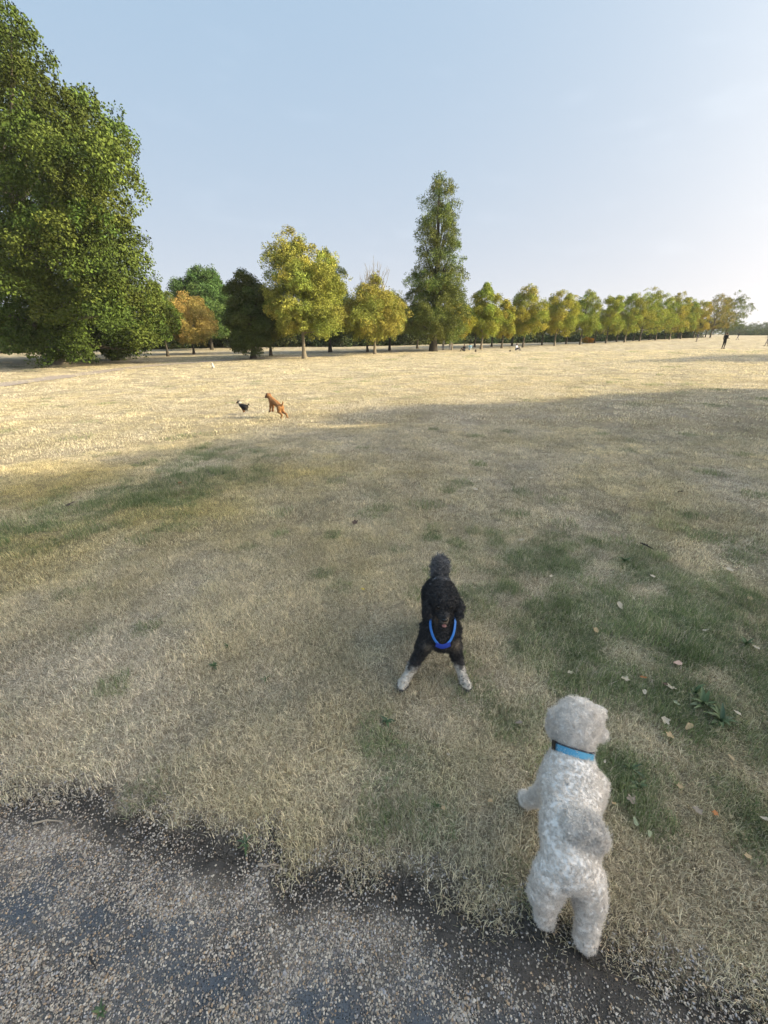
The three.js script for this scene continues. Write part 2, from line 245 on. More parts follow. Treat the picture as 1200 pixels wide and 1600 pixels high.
function crownOf(lobes, spray, per, tint, seed, parent, vary = 0.22, fill = 0.55) {
  const r = rng(seed), lists = spray.map(() => []), cols = spray.map(() => []), Q = new THREE.Quaternion(), S = new THREE.Quaternion(), M = new THREE.Matrix4(), Y = V(0, 1, 0), o = V(0, 0, 0), nrm = V(0, 0, 0);
  for (const L of lobes) {
    const n = Math.max(3, Math.round(per * (L.w ?? 1))), lv = 1 + vary * (r() * 2 - 1), hue = 1 + 0.16 * (r() * 2 - 1);
    for (let i = 0; i < n; i++) {
      const a = r() * 6.283, e = Math.asin(clamp(2 * r() - 0.75, -1, 1)); o.set(Math.cos(a) * Math.cos(e), Math.sin(e), Math.sin(a) * Math.cos(e));
      const q = L.r * (fill + (1.02 - fill) * Math.sqrt(r())) * (r() < 0.22 ? 1.1 + 0.55 * r() : 1) * (1 + 0.22 * n3(o.x * 2.2 + L.p.x, o.y * 2.2 + L.p.y, o.z * 2.2)), p = V(L.p.x + o.x * q, L.p.y + o.y * q * 0.82, L.p.z + o.z * q);
      nrm.copy(o).addScaledVector(Y, 0.6).normalize(); Q.setFromUnitVectors(Y, nrm); S.setFromAxisAngle(Y, r() * 6.283); Q.multiply(S);
      const s = 0.5 + 0.65 * r(), k = Math.floor(r() * spray.length), v = lv * (0.85 + 0.3 * r()), t = L.tint ?? tint;
      M.compose(p, Q, V(s, s * (0.8 + 0.4 * r()), s)); lists[k].push(M.clone()); cols[k].push([t[0] * v * hue, t[1] * v, t[2] * v]);
    }
  }
  lists.forEach((l, k) => { if (l.length) tag(instanced('crown', spray[k], leafMat, l, cols[k], parent), null, null, null, 'stuff'); });
}
const OVAL = [[0, 0.55], [0.15, 0.88], [0.4, 1], [0.7, 0.8], [0.9, 0.42], [1, 0.12]], ROUND = [[0, 0.6], [0.3, 1], [0.6, 0.95], [0.85, 0.6], [1, 0.2]], SPIRE = [[0, 0.8], [0.12, 1], [0.36, 1], [0.47, 0.74], [0.6, 0.64], [0.8, 0.6], [0.93, 0.48], [1, 0.2]];
function tree({ name = 'lime_tree', label, group, x, d, height, R, cb = 1.6, prof = OVAL, lobes: nl = 46, per = 42, lr = [0.13, 0.29], spray = SPRAY.lime, tint = [0.15, 0.15, 0.03], trunk = 0.17, bark = barkMat, seed = 1, own, skew = 0, limbs = 16, vary = 0.22, trunkTop = 0.8, sink = 0, fill, back = 0 }) {
  const g = new THREE.Group(); g.name = numbered(name); scene.add(g); g.position.set(x, land(x, d) - sink, -d); tag(g, label, 'tree', group);
  const r = rng(seed * 977 + 5), lobes = own ? own.map((L) => ({ ...L, p: L.p.clone().sub(g.position) })) : [];
  for (let i = 0; i < nl * 1.7; i++) {
    let t, w; do { t = r(); w = table(prof, t); } while (r() > w);
    const a = i * 2.39996 + r(), rr = R * w * Math.sqrt(0.08 + 0.92 * r()), L = R * lerp(lr[0], lr[1], r()) * (0.55 + 0.45 * w);
    lobes.push({ p: V(Math.cos(a) * Math.max(0, rr - L * 0.55) + skew * R * (1 - t), cb + L * 0.5 + t * (height - cb - L * 1.25), Math.sin(a) * Math.max(0, rr - L * 0.55)), r: L, w: 0.8 * (L / (R * 0.25)) ** 2 });
  }
  const sway = V((r() - 0.5) * 0.05 * height, 0, (r() - 0.5) * 0.05 * height), pts = [], rad = [], N = 12, top = height * trunkTop;
  for (let i = 0; i <= N; i++) { const t = i / N; pts.push(V(sway.x * t * t + 0.05 * n2(t * 3, seed), -0.25 + t * (top + 0.25), sway.z * t * t + 0.05 * n2(t * 3, seed + 9))); rad.push(trunk * (lerp(1, 0.14, Math.pow(t, 0.8)) + 0.7 * Math.exp(-t * 16))); }
  mesh('trunk', taperTube(pts, rad, 9, 0.25), bark, g);
  const lg = [];
  for (let i = 0; i < Math.min(limbs, lobes.length); i++) {
    const L = lobes[Math.floor(i * lobes.length / Math.min(limbs, lobes.length))], y0 = clamp(L.p.y * 0.62, Math.min(cb + 0.6, top * 0.5), top * 0.97), t = clamp((y0 + 0.25) / (top + 0.25)), s0 = V(sway.x * t * t, y0, sway.z * t * t), r0 = trunk * lerp(0.5, 0.13, t), m = s0.clone().lerp(L.p, 0.5); m.y += 0.12 * L.p.distanceTo(s0) * (r() - 0.2);
    lg.push(taperTube([s0, s0.clone().lerp(m, 0.5).add(V(r() - 0.5, r() - 0.5, r() - 0.5).multiplyScalar(r0)), m, m.clone().lerp(L.p, 0.6), L.p], [r0, r0 * 0.8, r0 * 0.6, r0 * 0.35, r0 * 0.12], 5));
  }
  if (lg.length) mesh('limbs', mergeGeometries(lg), bark, g);
  crownOf(lobes, spray, per, tint, seed * 31 + 7, g, vary, fill);
  return g;
}
const twigsOn = (g, n, base, height, spread, seed, mat) => {        // bare upright twigs above a thin crown
  const r = rng(seed), list = [];
  for (let i = 0; i < n; i++) { const a = r() * 6.283, q = spread * Math.sqrt(r()), s = V(Math.cos(a) * q * 0.5, base + r() * 0.6, Math.sin(a) * q * 0.5), e = V(Math.cos(a) * q, base + height * (0.5 + 0.5 * r()) * (1 - 0.4 * q / spread), Math.sin(a) * q), m = s.clone().lerp(e, 0.55).add(V((r() - 0.5) * 0.3, 0, (r() - 0.5) * 0.3)); list.push(taperTube([s, m, e], [0.035, 0.022, 0.008], 4)); for (let k = 0; k < 5; k++) { const b = s.clone().lerp(e, 0.4 + 0.6 * r()); list.push(taperTube([b, b.clone().add(V((r() - 0.5) * 0.7, 0.25 + 0.45 * r(), (r() - 0.5) * 0.7))], [0.014, 0.005], 3)); } }
  mesh('bare_twigs', mergeGeometries(list), mat, g);
};
// a tree by the pixel of its foot, its distance ahead, the row of its top and its half width in pixels
const planted = (u, v, d, topV, half, o) => { const [s] = ray(u, v), x = s * d, [, pt] = ray(u, topV), foot = land(x, d), [sa] = ray(u + half, (v + topV) / 2), [sb] = ray(u, (v + topV) / 2); return tree({ x, d, height: EYE + pt * d - foot, R: (sa - sb) * d * (o.widen ?? 1.22), ...o }); };

// the big plane tree on the left
{
  const D = 47, lob = [], r = rng(404), P = (u, v, q, dd = 0, w = 1) => { const c = at(u, v, D + dd), e = at(u + q, v, D + dd); lob.push({ p: c, r: e.x - c.x, w: w * ((e.x - c.x) / 4.2) ** 2 * 1.15 }); };
  const shell = [[18, 40, 26], [48, 88, 28], [5, 95, 45], [66, 112, 10], [40, 150, 48], [96, 175, 36], [128, 172, 24], [150, 205, 36], [186, 218, 26], [206, 236, 13], [130, 255, 52], [178, 275, 30], [60, 245, 60], [-10, 215, 60], [200, 262, 10], [160, 330, 40], [100, 340, 58], [30, 330, 62], [196, 322, 9], [196, 375, 30], [205, 405, 26], [150, 410, 48], [80, 425, 60], [15, 430, 55], [210, 440, 28], [170, 465, 46], [228, 468, 26], [110, 490, 46], [60, 500, 40], [-5, 490, 36], [205, 500, 36], [250, 500, 28], [150, 520, 34], [200, 532, 24], [228, 528, 22], [118, 540, 24], [100, 515, 30], [175, 543, 16], [92, 548, 22], [62, 545, 20], [128, 552, 15], [80, 530, 28], [30, 535, 24], [215, 548, 12]];
  shell.forEach(([u, v, q]) => { P(u, v, q, (r() - 0.5) * 5 - (u < 150 ? 3 : 0)); if (q > 25) P(u - 10 - 20 * r(), v + 10, q * 0.9, 5 + 6 * r(), 0.7); });
  for (let i = 0; i < 34; i++) P(-20 + 200 * r(), 210 + 300 * r(), 20 + 14 * r(), -7 - 2.5 * r());
  for (let i = 0; i < 26; i++) P(-20 - 170 * r(), 30 + 490 * r(), 60, -4 + 10 * r(), 0.8);
  const [s] = ray(95, 566);
  tree({ name: 'plane_tree', label: 'huge dark green broadleaf tree sweeping almost to the ground by the footpath', x: s * D, d: D, height: 29, R: 12, lobes: 0, own: lob, per: 185, spray: SPRAY.plane, tint: [0.075, 0.108, 0.021], trunk: 0.75, bark: planeBark, seed: 3, limbs: 40, vary: 0.3, fill: 0.6 });
}
planted(182, 563, 53, 470, 26, { name: 'broadleaf_tree', label: 'dark lower tree with hanging boughs tucked beside the huge leafy tree', tint: [0.091, 0.135, 0.028], prof: ROUND, cb: 0.5, lobes: 40, per: 60, spray: SPRAY.plane, bark: darkBark, seed: 21, trunk: 0.28 });
planted(262, 553, 60, 437, 25, { name: 'broadleaf_tree', label: 'small dark green tree with a thin leaning trunk next to the orange tree', tint: [0.111, 0.163, 0.031], prof: ROUND, cb: 2, lobes: 44, per: 50, bark: darkBark, seed: 22, trunk: 0.16 });
planted(303, 552, 66, 455, 36, { name: 'maple_tree', label: 'orange brown autumn tree standing between two dark green trees', tint: [0.33, 0.26, 0.08], prof: ROUND, cb: 1.4, lobes: 55, per: 48, bark: darkBark, seed: 23, trunk: 0.17 });
planted(332, 550, 82, 413, 44, { name: 'broadleaf_tree', label: 'rounded deep green tree rising behind the orange tree', tint: [0.078, 0.142, 0.039], prof: ROUND, cb: 2.4, lobes: 60, per: 60, spray: SPRAY.plane, bark: darkBark, seed: 24, trunk: 0.25 });
planted(397, 561, 50, 412, 34, { name: 'broadleaf_tree', label: 'near black green tree with ivy covered trunk and foliage down to the grass', tint: [0.065, 0.088, 0.025], prof: OVAL, cb: 0.7, lobes: 70, per: 55, bark: darkBark, seed: 25, trunk: 0.3, skew: -0.1 });
planted(424, 556, 55, 440, 28, { name: 'lime_tree', label: 'olive green tree with leaning dark trunk beside the near black tree', tint: [0.130, 0.149, 0.035], cb: 1.7, lobes: 46, per: 46, bark: darkBark, seed: 26, trunk: 0.2 });
planted(476, 560, 49, 357, 56, { label: 'broad yellow green lime tree with a pale straight trunk and thin top', tint: [0.26, 0.275, 0.055], cb: 2, lobes: 85, per: 52, bark: paleBark, seed: 27, trunk: 0.22, skew: 0.16, prof: [[0, 0.6], [0.15, 0.92], [0.45, 1], [0.7, 0.84], [0.9, 0.58], [1, 0.28]], fill: 0.35 });
planted(516, 553, 66, 388, 34, { name: 'broadleaf_tree', label: 'dark green tree showing its top behind the broad yellow lime', tint: [0.098, 0.142, 0.039], prof: OVAL, cb: 2, lobes: 60, per: 48, bark: darkBark, seed: 28, trunk: 0.24 });
{
  const g = planted(586, 552, 56, 428, 47, { label: 'thinning yellow lime tree with bare grey twigs sticking out of its top', tint: [0.29, 0.285, 0.06], cb: 1.7, lobes: 64, per: 40, bark: paleBark, seed: 29, trunk: 0.17, prof: [[0, 0.7], [0.25, 1], [0.55, 0.85], [0.8, 0.5], [1, 0.2]], fill: 0.3, trunkTop: 0.95 });
  twigsOn(g, 26, 6.6, 4.9, 1.9, 91, paleBark);
}
planted(574, 550, 64, 455, 32, { name: 'lime_tree', label: 'olive lime tree close behind the thinning tree with bare twigs', tint: [0.150, 0.163, 0.042], cb: 1.9, lobes: 40, per: 38, bark: darkBark, seed: 30, trunk: 0.17 });
planted(609, 549, 68, 452, 30, { name: 'lime_tree', label: 'lime tree with a dark trunk between the thinning tree and the tallest tree', tint: [0.163, 0.170, 0.042], cb: 1.9, lobes: 40, per: 38, bark: darkBark, seed: 31, trunk: 0.19 });
planted(677, 549, 62, 268, 47, { label: 'tallest narrow green tree tapering to a spire far above the others', tint: [0.137, 0.170, 0.042], cb: 1, lobes: 130, per: 40, lr: [0.14, 0.28], prof: SPIRE, bark: darkBark, seed: 32, trunk: 0.42, skew: 0.05, trunkTop: 0.97, limbs: 46, fill: 0.3 });
planted(706, 547, 66, 462, 27, { label: 'small bright yellow lime tree at the foot of the tallest tree', tint: [0.299, 0.284, 0.042], cb: 1.3, lobes: 36, per: 44, bark: paleBark, seed: 33, trunk: 0.12, prof: ROUND });
// the avenue: two rows of limes receding to the right
const ROW = [[752, 545, 69, 441, 27], [784, 543, 74, 468, 16], [817, 543, 77, 443, 33], [866, 541, 85, 449, 27], [906, 539, 92, 452, 25], [946, 538, 99, 457, 20], [975, 537, 106, 456, 22], [998, 536, 112, 446, 28], [1023, 535.5, 119, 455, 22], [1045, 534.5, 126, 456, 21], [1062, 533.5, 132, 462, 19], [1082, 533, 139, 467, 18]];
const ORD = ['first', 'second', 'third', 'fourth', 'fifth', 'sixth', 'seventh', 'eighth', 'ninth', 'tenth', 'eleventh', 'twelfth', 'thirteenth'];
ROW.forEach(([u, v, d, tv, hw], i) => {
  const k = rng(700 + i), f = 0.85 + 0.3 * k(), g = planted(u, v, d, tv, hw, { group: 'lime trees of the avenue', label: `lime tree, ${ORD[i]} in the avenue's front row from the tallest tree`, widen: 1.08, tint: [0.34 * f, 0.335, 0.06], cb: 1.8, lobes: 48, per: d > 100 ? 34 : 42, bark: i % 3 ? barkMat : paleBark, seed: 40 + i, trunk: 0.17, skew: 0.08, fill: 0.4, prof: i % 2 ? [[0, 0.7], [0.15, 1], [0.5, 0.95], [0.8, 0.75], [1, 0.25]] : OVAL });
  if (i === 2) twigsOn(g, 14, g.children[0] ? 7.4 : 7, 2.6, 2, 93, paleBark);
});
planted(1108, 532, 146, 457, 22, { name: 'lime_tree', label: 'orange tinged lime tree, second from the right hand end of the avenue', group: 'lime trees of the avenue', tint: [0.3, 0.265, 0.07], cb: 1.8, lobes: 44, per: 34, seed: 55, trunk: 0.2 });
planted(1131, 531.5, 152, 451, 22, { name: 'lime_tree', label: 'green lime tree at the open end of the avenue beside the far woods', group: 'lime trees of the avenue', tint: [0.163, 0.192, 0.045], cb: 1.6, lobes: 46, per: 34, seed: 56, trunk: 0.24 });
const BACK = [[652, 74, 470], [742, 81, 478], [768, 84, 482], [800, 88, 484], [846, 92, 484], [884, 98, 484], [928, 105, 486], [962, 112, 486], [988, 119, 484], [1012, 127, 486], [1036, 134, 488], [1056, 141, 490], [1076, 148, 492], [1098, 155, 494]];
BACK.forEach(([u, d, tv], i) => planted(u, 540, d, tv, 21, { name: 'lime_tree', group: 'back row of the avenue', label: 'olive lime tree with a dark trunk and shade-darkened crown in the back row of the avenue', tint: [0.085, 0.098, 0.03], cb: 1.9, lobes: 34, per: 30, bark: darkBark, seed: 80 + i, trunk: 0.18 }));  // crown tint darkened so the gaps behind the front row look shaded
// dense dark trees and shrubs closing the view behind the left half
const WOOD = [[-60, 70, 470], [20, 78, 488], [80, 84, 490], [150, 88, 486], [215, 92, 484], [270, 94, 486], [318, 96, 478], [362, 96, 474], [406, 98, 470], [450, 97, 480], [492, 99, 476], [540, 98, 468], [585, 100, 478], [630, 101, 476]];
WOOD.forEach(([u, d, tv], i) => planted(u, 545, d, tv, 42, { name: 'shrubby_tree', group: 'dark trees closing the view', label: 'dark low bushy tree in the dense belt behind the near trees', tint: [0.058, 0.078, 0.028], cb: -0.4, prof: [[0, 0.95], [0.4, 1], [0.8, 0.75], [1, 0.3]], lobes: 40, per: 34, spray: SPRAY.coarse, bark: darkBark, seed: 120 + i, trunk: 0.2, limbs: 6 }));
const HEDGE = [[700, 108, 515], [745, 112, 517], [790, 116, 517], [836, 120, 516], [880, 126, 517], [924, 130, 518], [968, 136, 518], [1012, 142, 518], [1054, 150, 519]];
HEDGE.forEach(([u, d, tv], i) => planted(u, 538, d, tv, 30, { name: 'bush', group: 'bushes behind the avenue', label: 'low dark green bush seen between the trunks of the avenue', tint: [0.078, 0.106, 0.042], cb: -0.3, prof: [[0, 1], [0.5, 1], [1, 0.4]], lobes: 16, per: 28, spray: SPRAY.coarse, bark: darkBark, seed: 150 + i, trunk: 0.08, limbs: 3 }));
planted(918, 538, 110, 525, 8, { name: 'bush', label: 'small orange bush between trunks of the avenue', tint: [0.546, 0.284, 0.042], cb: -0.2, prof: [[0, 1], [0.5, 1], [1, 0.4]], lobes: 8, per: 30, spray: SPRAY.low, bark: darkBark, seed: 161, trunk: 0.05, limbs: 3 });
// far woods on the right
[[1040, 420, 506, 24], [1078, 400, 505, 24], [1112, 380, 505, 26], [1150, 330, 507, 13], [1168, 300, 516, 12], [1146, 430, 502, 22], [1172, 440, 503, 20], [1192, 300, 513, 14], [1196, 420, 502, 22], [1222, 430, 503, 22], [1250, 410, 504, 24], [1290, 400, 503, 26], [1330, 390, 502, 28]].forEach(([u, d, tv, hw], i) => planted(u, 530, d, tv, hw, { name: 'distant_tree', group: 'far woods', label: 'small hazy tree of the far woods beyond the end of the avenue', tint: [0.111, 0.149, 0.049], cb: -1, prof: [[0, 0.95], [0.4, 1], [0.75, 0.8], [1, 0.35]], lobes: 30, per: 26, spray: SPRAY.coarse, bark: darkBark, seed: 180 + i, trunk: 0.3, limbs: 4 }));
// the trees outside the frame on the right whose shade lies over the foreground and over the far lawn
{
  const rim = [[7.5, 10.9], [8.9, 9.8], [10.4, 5.6], [12.2, 2.2], [13.5, 0.5], [14.6, -0.7], [15.6, -2.4], [16.4, -4.5]], lob = [], r = rng(77), X0 = 30, far = (y) => table([[0, 9], ...rim], y);
  for (let i = 0; i < 46; i++) { const t = i / 45 * (rim.length - 1), k = Math.min(rim.length - 2, Math.floor(t)), y = lerp(rim[k][0], rim[k + 1][0], t - k), d = lerp(rim[k][1], rim[k + 1][1], t - k), q = 0.9 + 0.5 * r(); lob.push({ p: V(X0 + (r() - 0.5) * 3, y, -(d - q * 0.75)), r: q, w: 0.8 }); }
  for (let i = 0; i < 230; i++) { const y = 2.5 + 12.3 * r(), d = lerp(-8, far(y) - 1.6, Math.sqrt(r())), q = 1.3 + 0.9 * r(); lob.push({ p: V(X0 + (r() - 0.5) * 11 * Math.sqrt(clamp(1 - (y - 6) ** 2 / 140)), y, -d), r: q, w: q * q * 0.42 }); }
  tree({ name: 'plane_tree', label: 'spreading tree beside the path shading the foreground lawn', x: X0, d: 1.5, height: 16.5, R: 10, lobes: 0, own: lob, per: 46, spray: SPRAY.plane, tint: [0.105, 0.142, 0.03], trunk: 0.55, bark: planeBark, seed: 211, limbs: 30 });
}
tree({ name: 'plane_tree', label: 'rounded tree behind the one shading the foreground lawn', x: 32, d: -14, height: 15, R: 8, cb: 2.5, prof: ROUND, lobes: 80, per: 50, lr: [0.16, 0.26], spray: SPRAY.plane, tint: [0.105, 0.142, 0.03], trunk: 0.5, bark: planeBark, seed: 213, limbs: 20 });
tree({ name: 'plane_tree', label: 'spreading tree farther along the path shading the distant lawn', x: 70, d: 26, height: 21, R: 8.5, cb: 3, prof: ROUND, lobes: 100, per: 60, lr: [0.18, 0.3], spray: SPRAY.plane, tint: [0.111, 0.149, 0.031], trunk: 0.5, bark: planeBark, seed: 212, limbs: 20 });

// ---------------------------------------------------------------- bodies: tapered capsules joined smoothly and meshed as one surface
const cap = (a, b, ra, rb, c, k) => ({ a, b, ra, rb: rb ?? ra, c, k });
const capDist = (p, x, y, z) => {
  const bx = p.b.x - p.a.x, by = p.b.y - p.a.y, bz = p.b.z - p.a.z, L = bx * bx + by * by + bz * bz, t = L < 1e-9 ? 0 : clamp(((x - p.a.x) * bx + (y - p.a.y) * by + (z - p.a.z) * bz) / L);
  return Math.hypot(x - p.a.x - bx * t, y - p.a.y - by * t, z - p.a.z - bz * t) - lerp(p.ra, p.rb, t);
};
const bodyDist = (prims, k0, x, y, z) => { let d = 1e3; for (const p of prims) { const q = capDist(p, x, y, z), k = p.k ?? k0, h = clamp(0.5 + 0.5 * (d - q) / k); d = lerp(d, q, h) - k * h * (1 - h); } return d; };
const bodyColor = (prims, x, y, z) => { let w = 0, r = 0, g = 0, b = 0; for (const p of prims) { const q = Math.exp(-Math.max(-0.02, capDist(p, x, y, z)) * (p.sharp ?? 160)); w += q; r += q * p.c[0]; g += q * p.c[1]; b += q * p.c[2]; } return [r / w, g / w, b / w]; };
function bodyGeometry(prims, k, cell, bump, paint) {
  const lo = V(1e9, 1e9, 1e9), hi = V(-1e9, -1e9, -1e9);
  for (const p of prims) for (const [q, r] of [[p.a, p.ra], [p.b, p.rb]]) { lo.min(q.clone().subScalar(r)); hi.max(q.clone().addScalar(r)); }
  lo.subScalar(cell * 3 + k * 0.5); hi.addScalar(cell * 3 + k * 0.5);
  const nx = Math.ceil((hi.x - lo.x) / cell) + 1, ny = Math.ceil((hi.y - lo.y) / cell) + 1, nz = Math.ceil((hi.z - lo.z) / cell) + 1, f = new Float32Array(nx * ny * nz), id = new Int32Array(nx * ny * nz).fill(-1), I = (i, j, l) => (l * ny + j) * nx + i;
  const dist = (x, y, z) => bodyDist(prims, k, x, y, z) - (bump ? bump(x, y, z) : 0);
  for (let l = 0; l < nz; l++) for (let j = 0; j < ny; j++) for (let i = 0; i < nx; i++) f[I(i, j, l)] = dist(lo.x + i * cell, lo.y + j * cell, lo.z + l * cell);
  const pos = [], col = [], nor = [], idx = [], C = [[0, 0, 0], [1, 0, 0], [0, 1, 0], [1, 1, 0], [0, 0, 1], [1, 0, 1], [0, 1, 1], [1, 1, 1]], Ed = [[0, 1], [2, 3], [4, 5], [6, 7], [0, 2], [1, 3], [4, 6], [5, 7], [0, 4], [1, 5], [2, 6], [3, 7]];
  for (let l = 0; l + 1 < nz; l++) for (let j = 0; j + 1 < ny; j++) for (let i = 0; i + 1 < nx; i++) {
    const v = C.map(([a, b, c]) => f[I(i + a, j + b, l + c)]); let n = 0, x = 0, y = 0, z = 0;
    for (const [a, b] of Ed) if ((v[a] < 0) !== (v[b] < 0)) { const t = v[a] / (v[a] - v[b]); x += lerp(C[a][0], C[b][0], t); y += lerp(C[a][1], C[b][1], t); z += lerp(C[a][2], C[b][2], t); n++; }
    if (!n) continue;
    id[I(i, j, l)] = pos.length / 3; x = lo.x + (i + x / n) * cell; y = lo.y + (j + y / n) * cell; z = lo.z + (l + z / n) * cell; pos.push(x, y, z);
    const e = cell * 0.5, g = V(dist(x + e, y, z) - dist(x - e, y, z), dist(x, y + e, z) - dist(x, y - e, z), dist(x, y, z + e) - dist(x, y, z - e)).normalize(); nor.push(g.x, g.y, g.z);
    const c = paint ? paint(x, y, z) : bodyColor(prims, x, y, z); col.push(...c);
  }
  const quad = (a, b, c, d, flip) => { if (a < 0 || b < 0 || c < 0 || d < 0) return; flip ? idx.push(a, c, b, a, d, c) : idx.push(a, b, c, a, c, d); };
  for (let l = 1; l + 1 < nz; l++) for (let j = 1; j + 1 < ny; j++) for (let i = 1; i + 1 < nx; i++) {
    const s = f[I(i, j, l)] < 0;
    if (s !== f[I(i + 1, j, l)] < 0) quad(id[I(i, j - 1, l - 1)], id[I(i, j, l - 1)], id[I(i, j, l)], id[I(i, j - 1, l)], !s);
    if (s !== f[I(i, j + 1, l)] < 0) quad(id[I(i - 1, j, l - 1)], id[I(i - 1, j, l)], id[I(i, j, l)], id[I(i, j, l - 1)], !s);
    if (s !== f[I(i, j, l + 1)] < 0) quad(id[I(i - 1, j - 1, l)], id[I(i, j - 1, l)], id[I(i, j, l)], id[I(i - 1, j, l)], !s);
  }
  const g = new THREE.BufferGeometry(); g.setAttribute('position', new THREE.Float32BufferAttribute(pos, 3)); g.setAttribute('normal', new THREE.Float32BufferAttribute(nor, 3)); g.setAttribute('color', new THREE.Float32BufferAttribute(col, 3)); g.setIndex(idx); return g;
}
const scatterOn = (g, n, seed) => {                                 // points spread evenly over a surface
  const P = g.attributes.position, N = g.attributes.normal, ix = g.index.array, T = ix.length / 3, acc = new Float64Array(T), a = V(0, 0, 0), b = V(0, 0, 0), c = V(0, 0, 0), r = rng(seed), out = []; let sum = 0;
  for (let t = 0; t < T; t++) { a.fromBufferAttribute(P, ix[3 * t]); b.fromBufferAttribute(P, ix[3 * t + 1]).sub(a); c.fromBufferAttribute(P, ix[3 * t + 2]).sub(a); sum += b.cross(c).length(); acc[t] = sum; }
  for (let i = 0; i < n; i++) { const q = r() * sum; let lo = 0, hi = T - 1; while (lo < hi) { const m = (lo + hi) >> 1; acc[m] < q ? lo = m + 1 : hi = m; } let u = r(), v = r(); if (u + v > 1) { u = 1 - u; v = 1 - v; } const [A, B, Cc] = [ix[3 * lo], ix[3 * lo + 1], ix[3 * lo + 2]], p = V(0, 0, 0), nn = V(0, 0, 0); for (const [k, w] of [[A, 1 - u - v], [B, u], [Cc, v]]) { p.addScaledVector(a.fromBufferAttribute(P, k), w); nn.addScaledVector(a.fromBufferAttribute(N, k), w); } out.push([p, nn.normalize()]); }
  return out;
};
const furLock = (n, len, wid, curl, spread, seed) => {              // a lock of wavy hairs growing along +y
  const r = rng(seed), pos = [], idx = [], S = 5;
  for (let i = 0; i < n; i++) {
    const a = r() * 6.283, q = spread * Math.sqrt(r()), bx = Math.cos(a) * q, bz = Math.sin(a) * q, ph = r() * 6.283, cr = curl * (0.5 + r()), l = len * (0.6 + 0.6 * r()), tw = 1.5 + 2.2 * r(), w = wid * (0.6 + 0.8 * r()), f = r() * 3.14, o = pos.length / 3, lx = (r() - 0.5) * l * 0.7, lz = (r() - 0.5) * l * 0.7;
    for (let s = 0; s < S; s++) { const t = s / (S - 1), x = bx * (1 - 0.3 * t) + cr * t * Math.cos(ph + tw * 3 * t) + lx * t * t, z = bz * (1 - 0.3 * t) + cr * t * Math.sin(ph + tw * 3 * t) + lz * t * t, y = l * (t - 0.25 * t * t) - 0.002, ww = w * (1 - 0.75 * t); pos.push(x - Math.cos(f) * ww, y, z - Math.sin(f) * ww, x + Math.cos(f) * ww, y, z + Math.sin(f) * ww); if (s) idx.push(o + 2 * s - 2, o + 2 * s - 1, o + 2 * s, o + 2 * s - 1, o + 2 * s + 1, o + 2 * s); }
  }
  const g = new THREE.BufferGeometry(); g.setAttribute('position', new THREE.Float32BufferAttribute(pos, 3)); g.setIndex(idx); g.computeVertexNormals(); return g;
};
const hairMat = new THREE.MeshPhysicalMaterial({ roughness: 0.95, specularIntensity: 0.4, transmission: 0.45, thickness: 0, side: THREE.DoubleSide }), skinMat = new THREE.MeshStandardMaterial({ vertexColors: true, roughness: 0.9 });
function coat(geo, n, locks, flow, tone, scale, seed, parent, skip, mat = hairMat) {
  const r = rng(seed), lists = locks.map(() => []), cols = locks.map(() => []), Y = V(0, 1, 0), Q = new THREE.Quaternion(), S = new THREE.Quaternion(), M = new THREE.Matrix4(), dir = V(0, 0, 0);
  for (const [p, nn] of scatterOn(geo, n, seed + 1)) {
    if (skip && skip(p)) continue;
    const sw = 0.55; dir.copy(nn).addScaledVector(flow(p, nn), 0.9).add(V((r() - 0.5) * sw + 0.5 * n3(p.x * 38, p.y * 38, p.z * 38), (r() - 0.5) * sw + 0.5 * n3(p.x * 38 + 9, p.y * 38, p.z * 38), (r() - 0.5) * sw + 0.5 * n3(p.x * 38, p.y * 38 + 9, p.z * 38))).normalize();
    Q.setFromUnitVectors(Y, dir); S.setFromAxisAngle(Y, r() * 6.283); Q.multiply(S); const s = scale(p) * (0.75 + 0.5 * r()), k = Math.floor(r() * locks.length), v = 0.9 + 0.18 * r(), c = tone(p);
    M.compose(p, Q, V(s, s, s)); lists[k].push(M.clone()); cols[k].push(c.map((q) => q * v));
  }
  lists.forEach((l, k) => tag(instanced('fur', locks[k], mat, l, cols[k], parent), null, null, null, 'stuff'));
}
const band = (pts, nors, w, th) => {                                // a flat strap along points, lying on a surface
  const pos = [], idx = [], n = pts.length, t = V(0, 0, 0), s = V(0, 0, 0);
  pts.forEach((p, i) => { t.copy(pts[Math.min(n - 1, i + 1)]).sub(pts[Math.max(0, i - 1)]); s.crossVectors(t, nors[i]).normalize(); for (const [a, b] of [[-0.5, 0], [-0.42, 1], [0.42, 1], [0.5, 0]]) { const q = p.clone().addScaledVector(s, a * w).addScaledVector(nors[i], b * th); pos.push(q.x, q.y, q.z); } });
  for (let i = 0; i + 1 < n; i++) for (let j = 0; j < 3; j++) { const p = i * 4 + j; idx.push(p, p + 4, p + 1, p + 1, p + 4, p + 5); }
  const g = new THREE.BufferGeometry(); g.setAttribute('position', new THREE.Float32BufferAttribute(pos, 3)); g.setIndex(idx); g.computeVertexNormals(); return g;
};
const ball = (p, r, sx = 1, sy = 1, sz = 1) => { const g = new THREE.SphereGeometry(r, 16, 12); g.scale(sx, sy, sz); g.translate(p.x, p.y, p.z); return g; };
const about = (o, p) => { o.position.copy(p); for (const c of o.children) c.position.sub(p); };   // move a group's origin to the thing's base

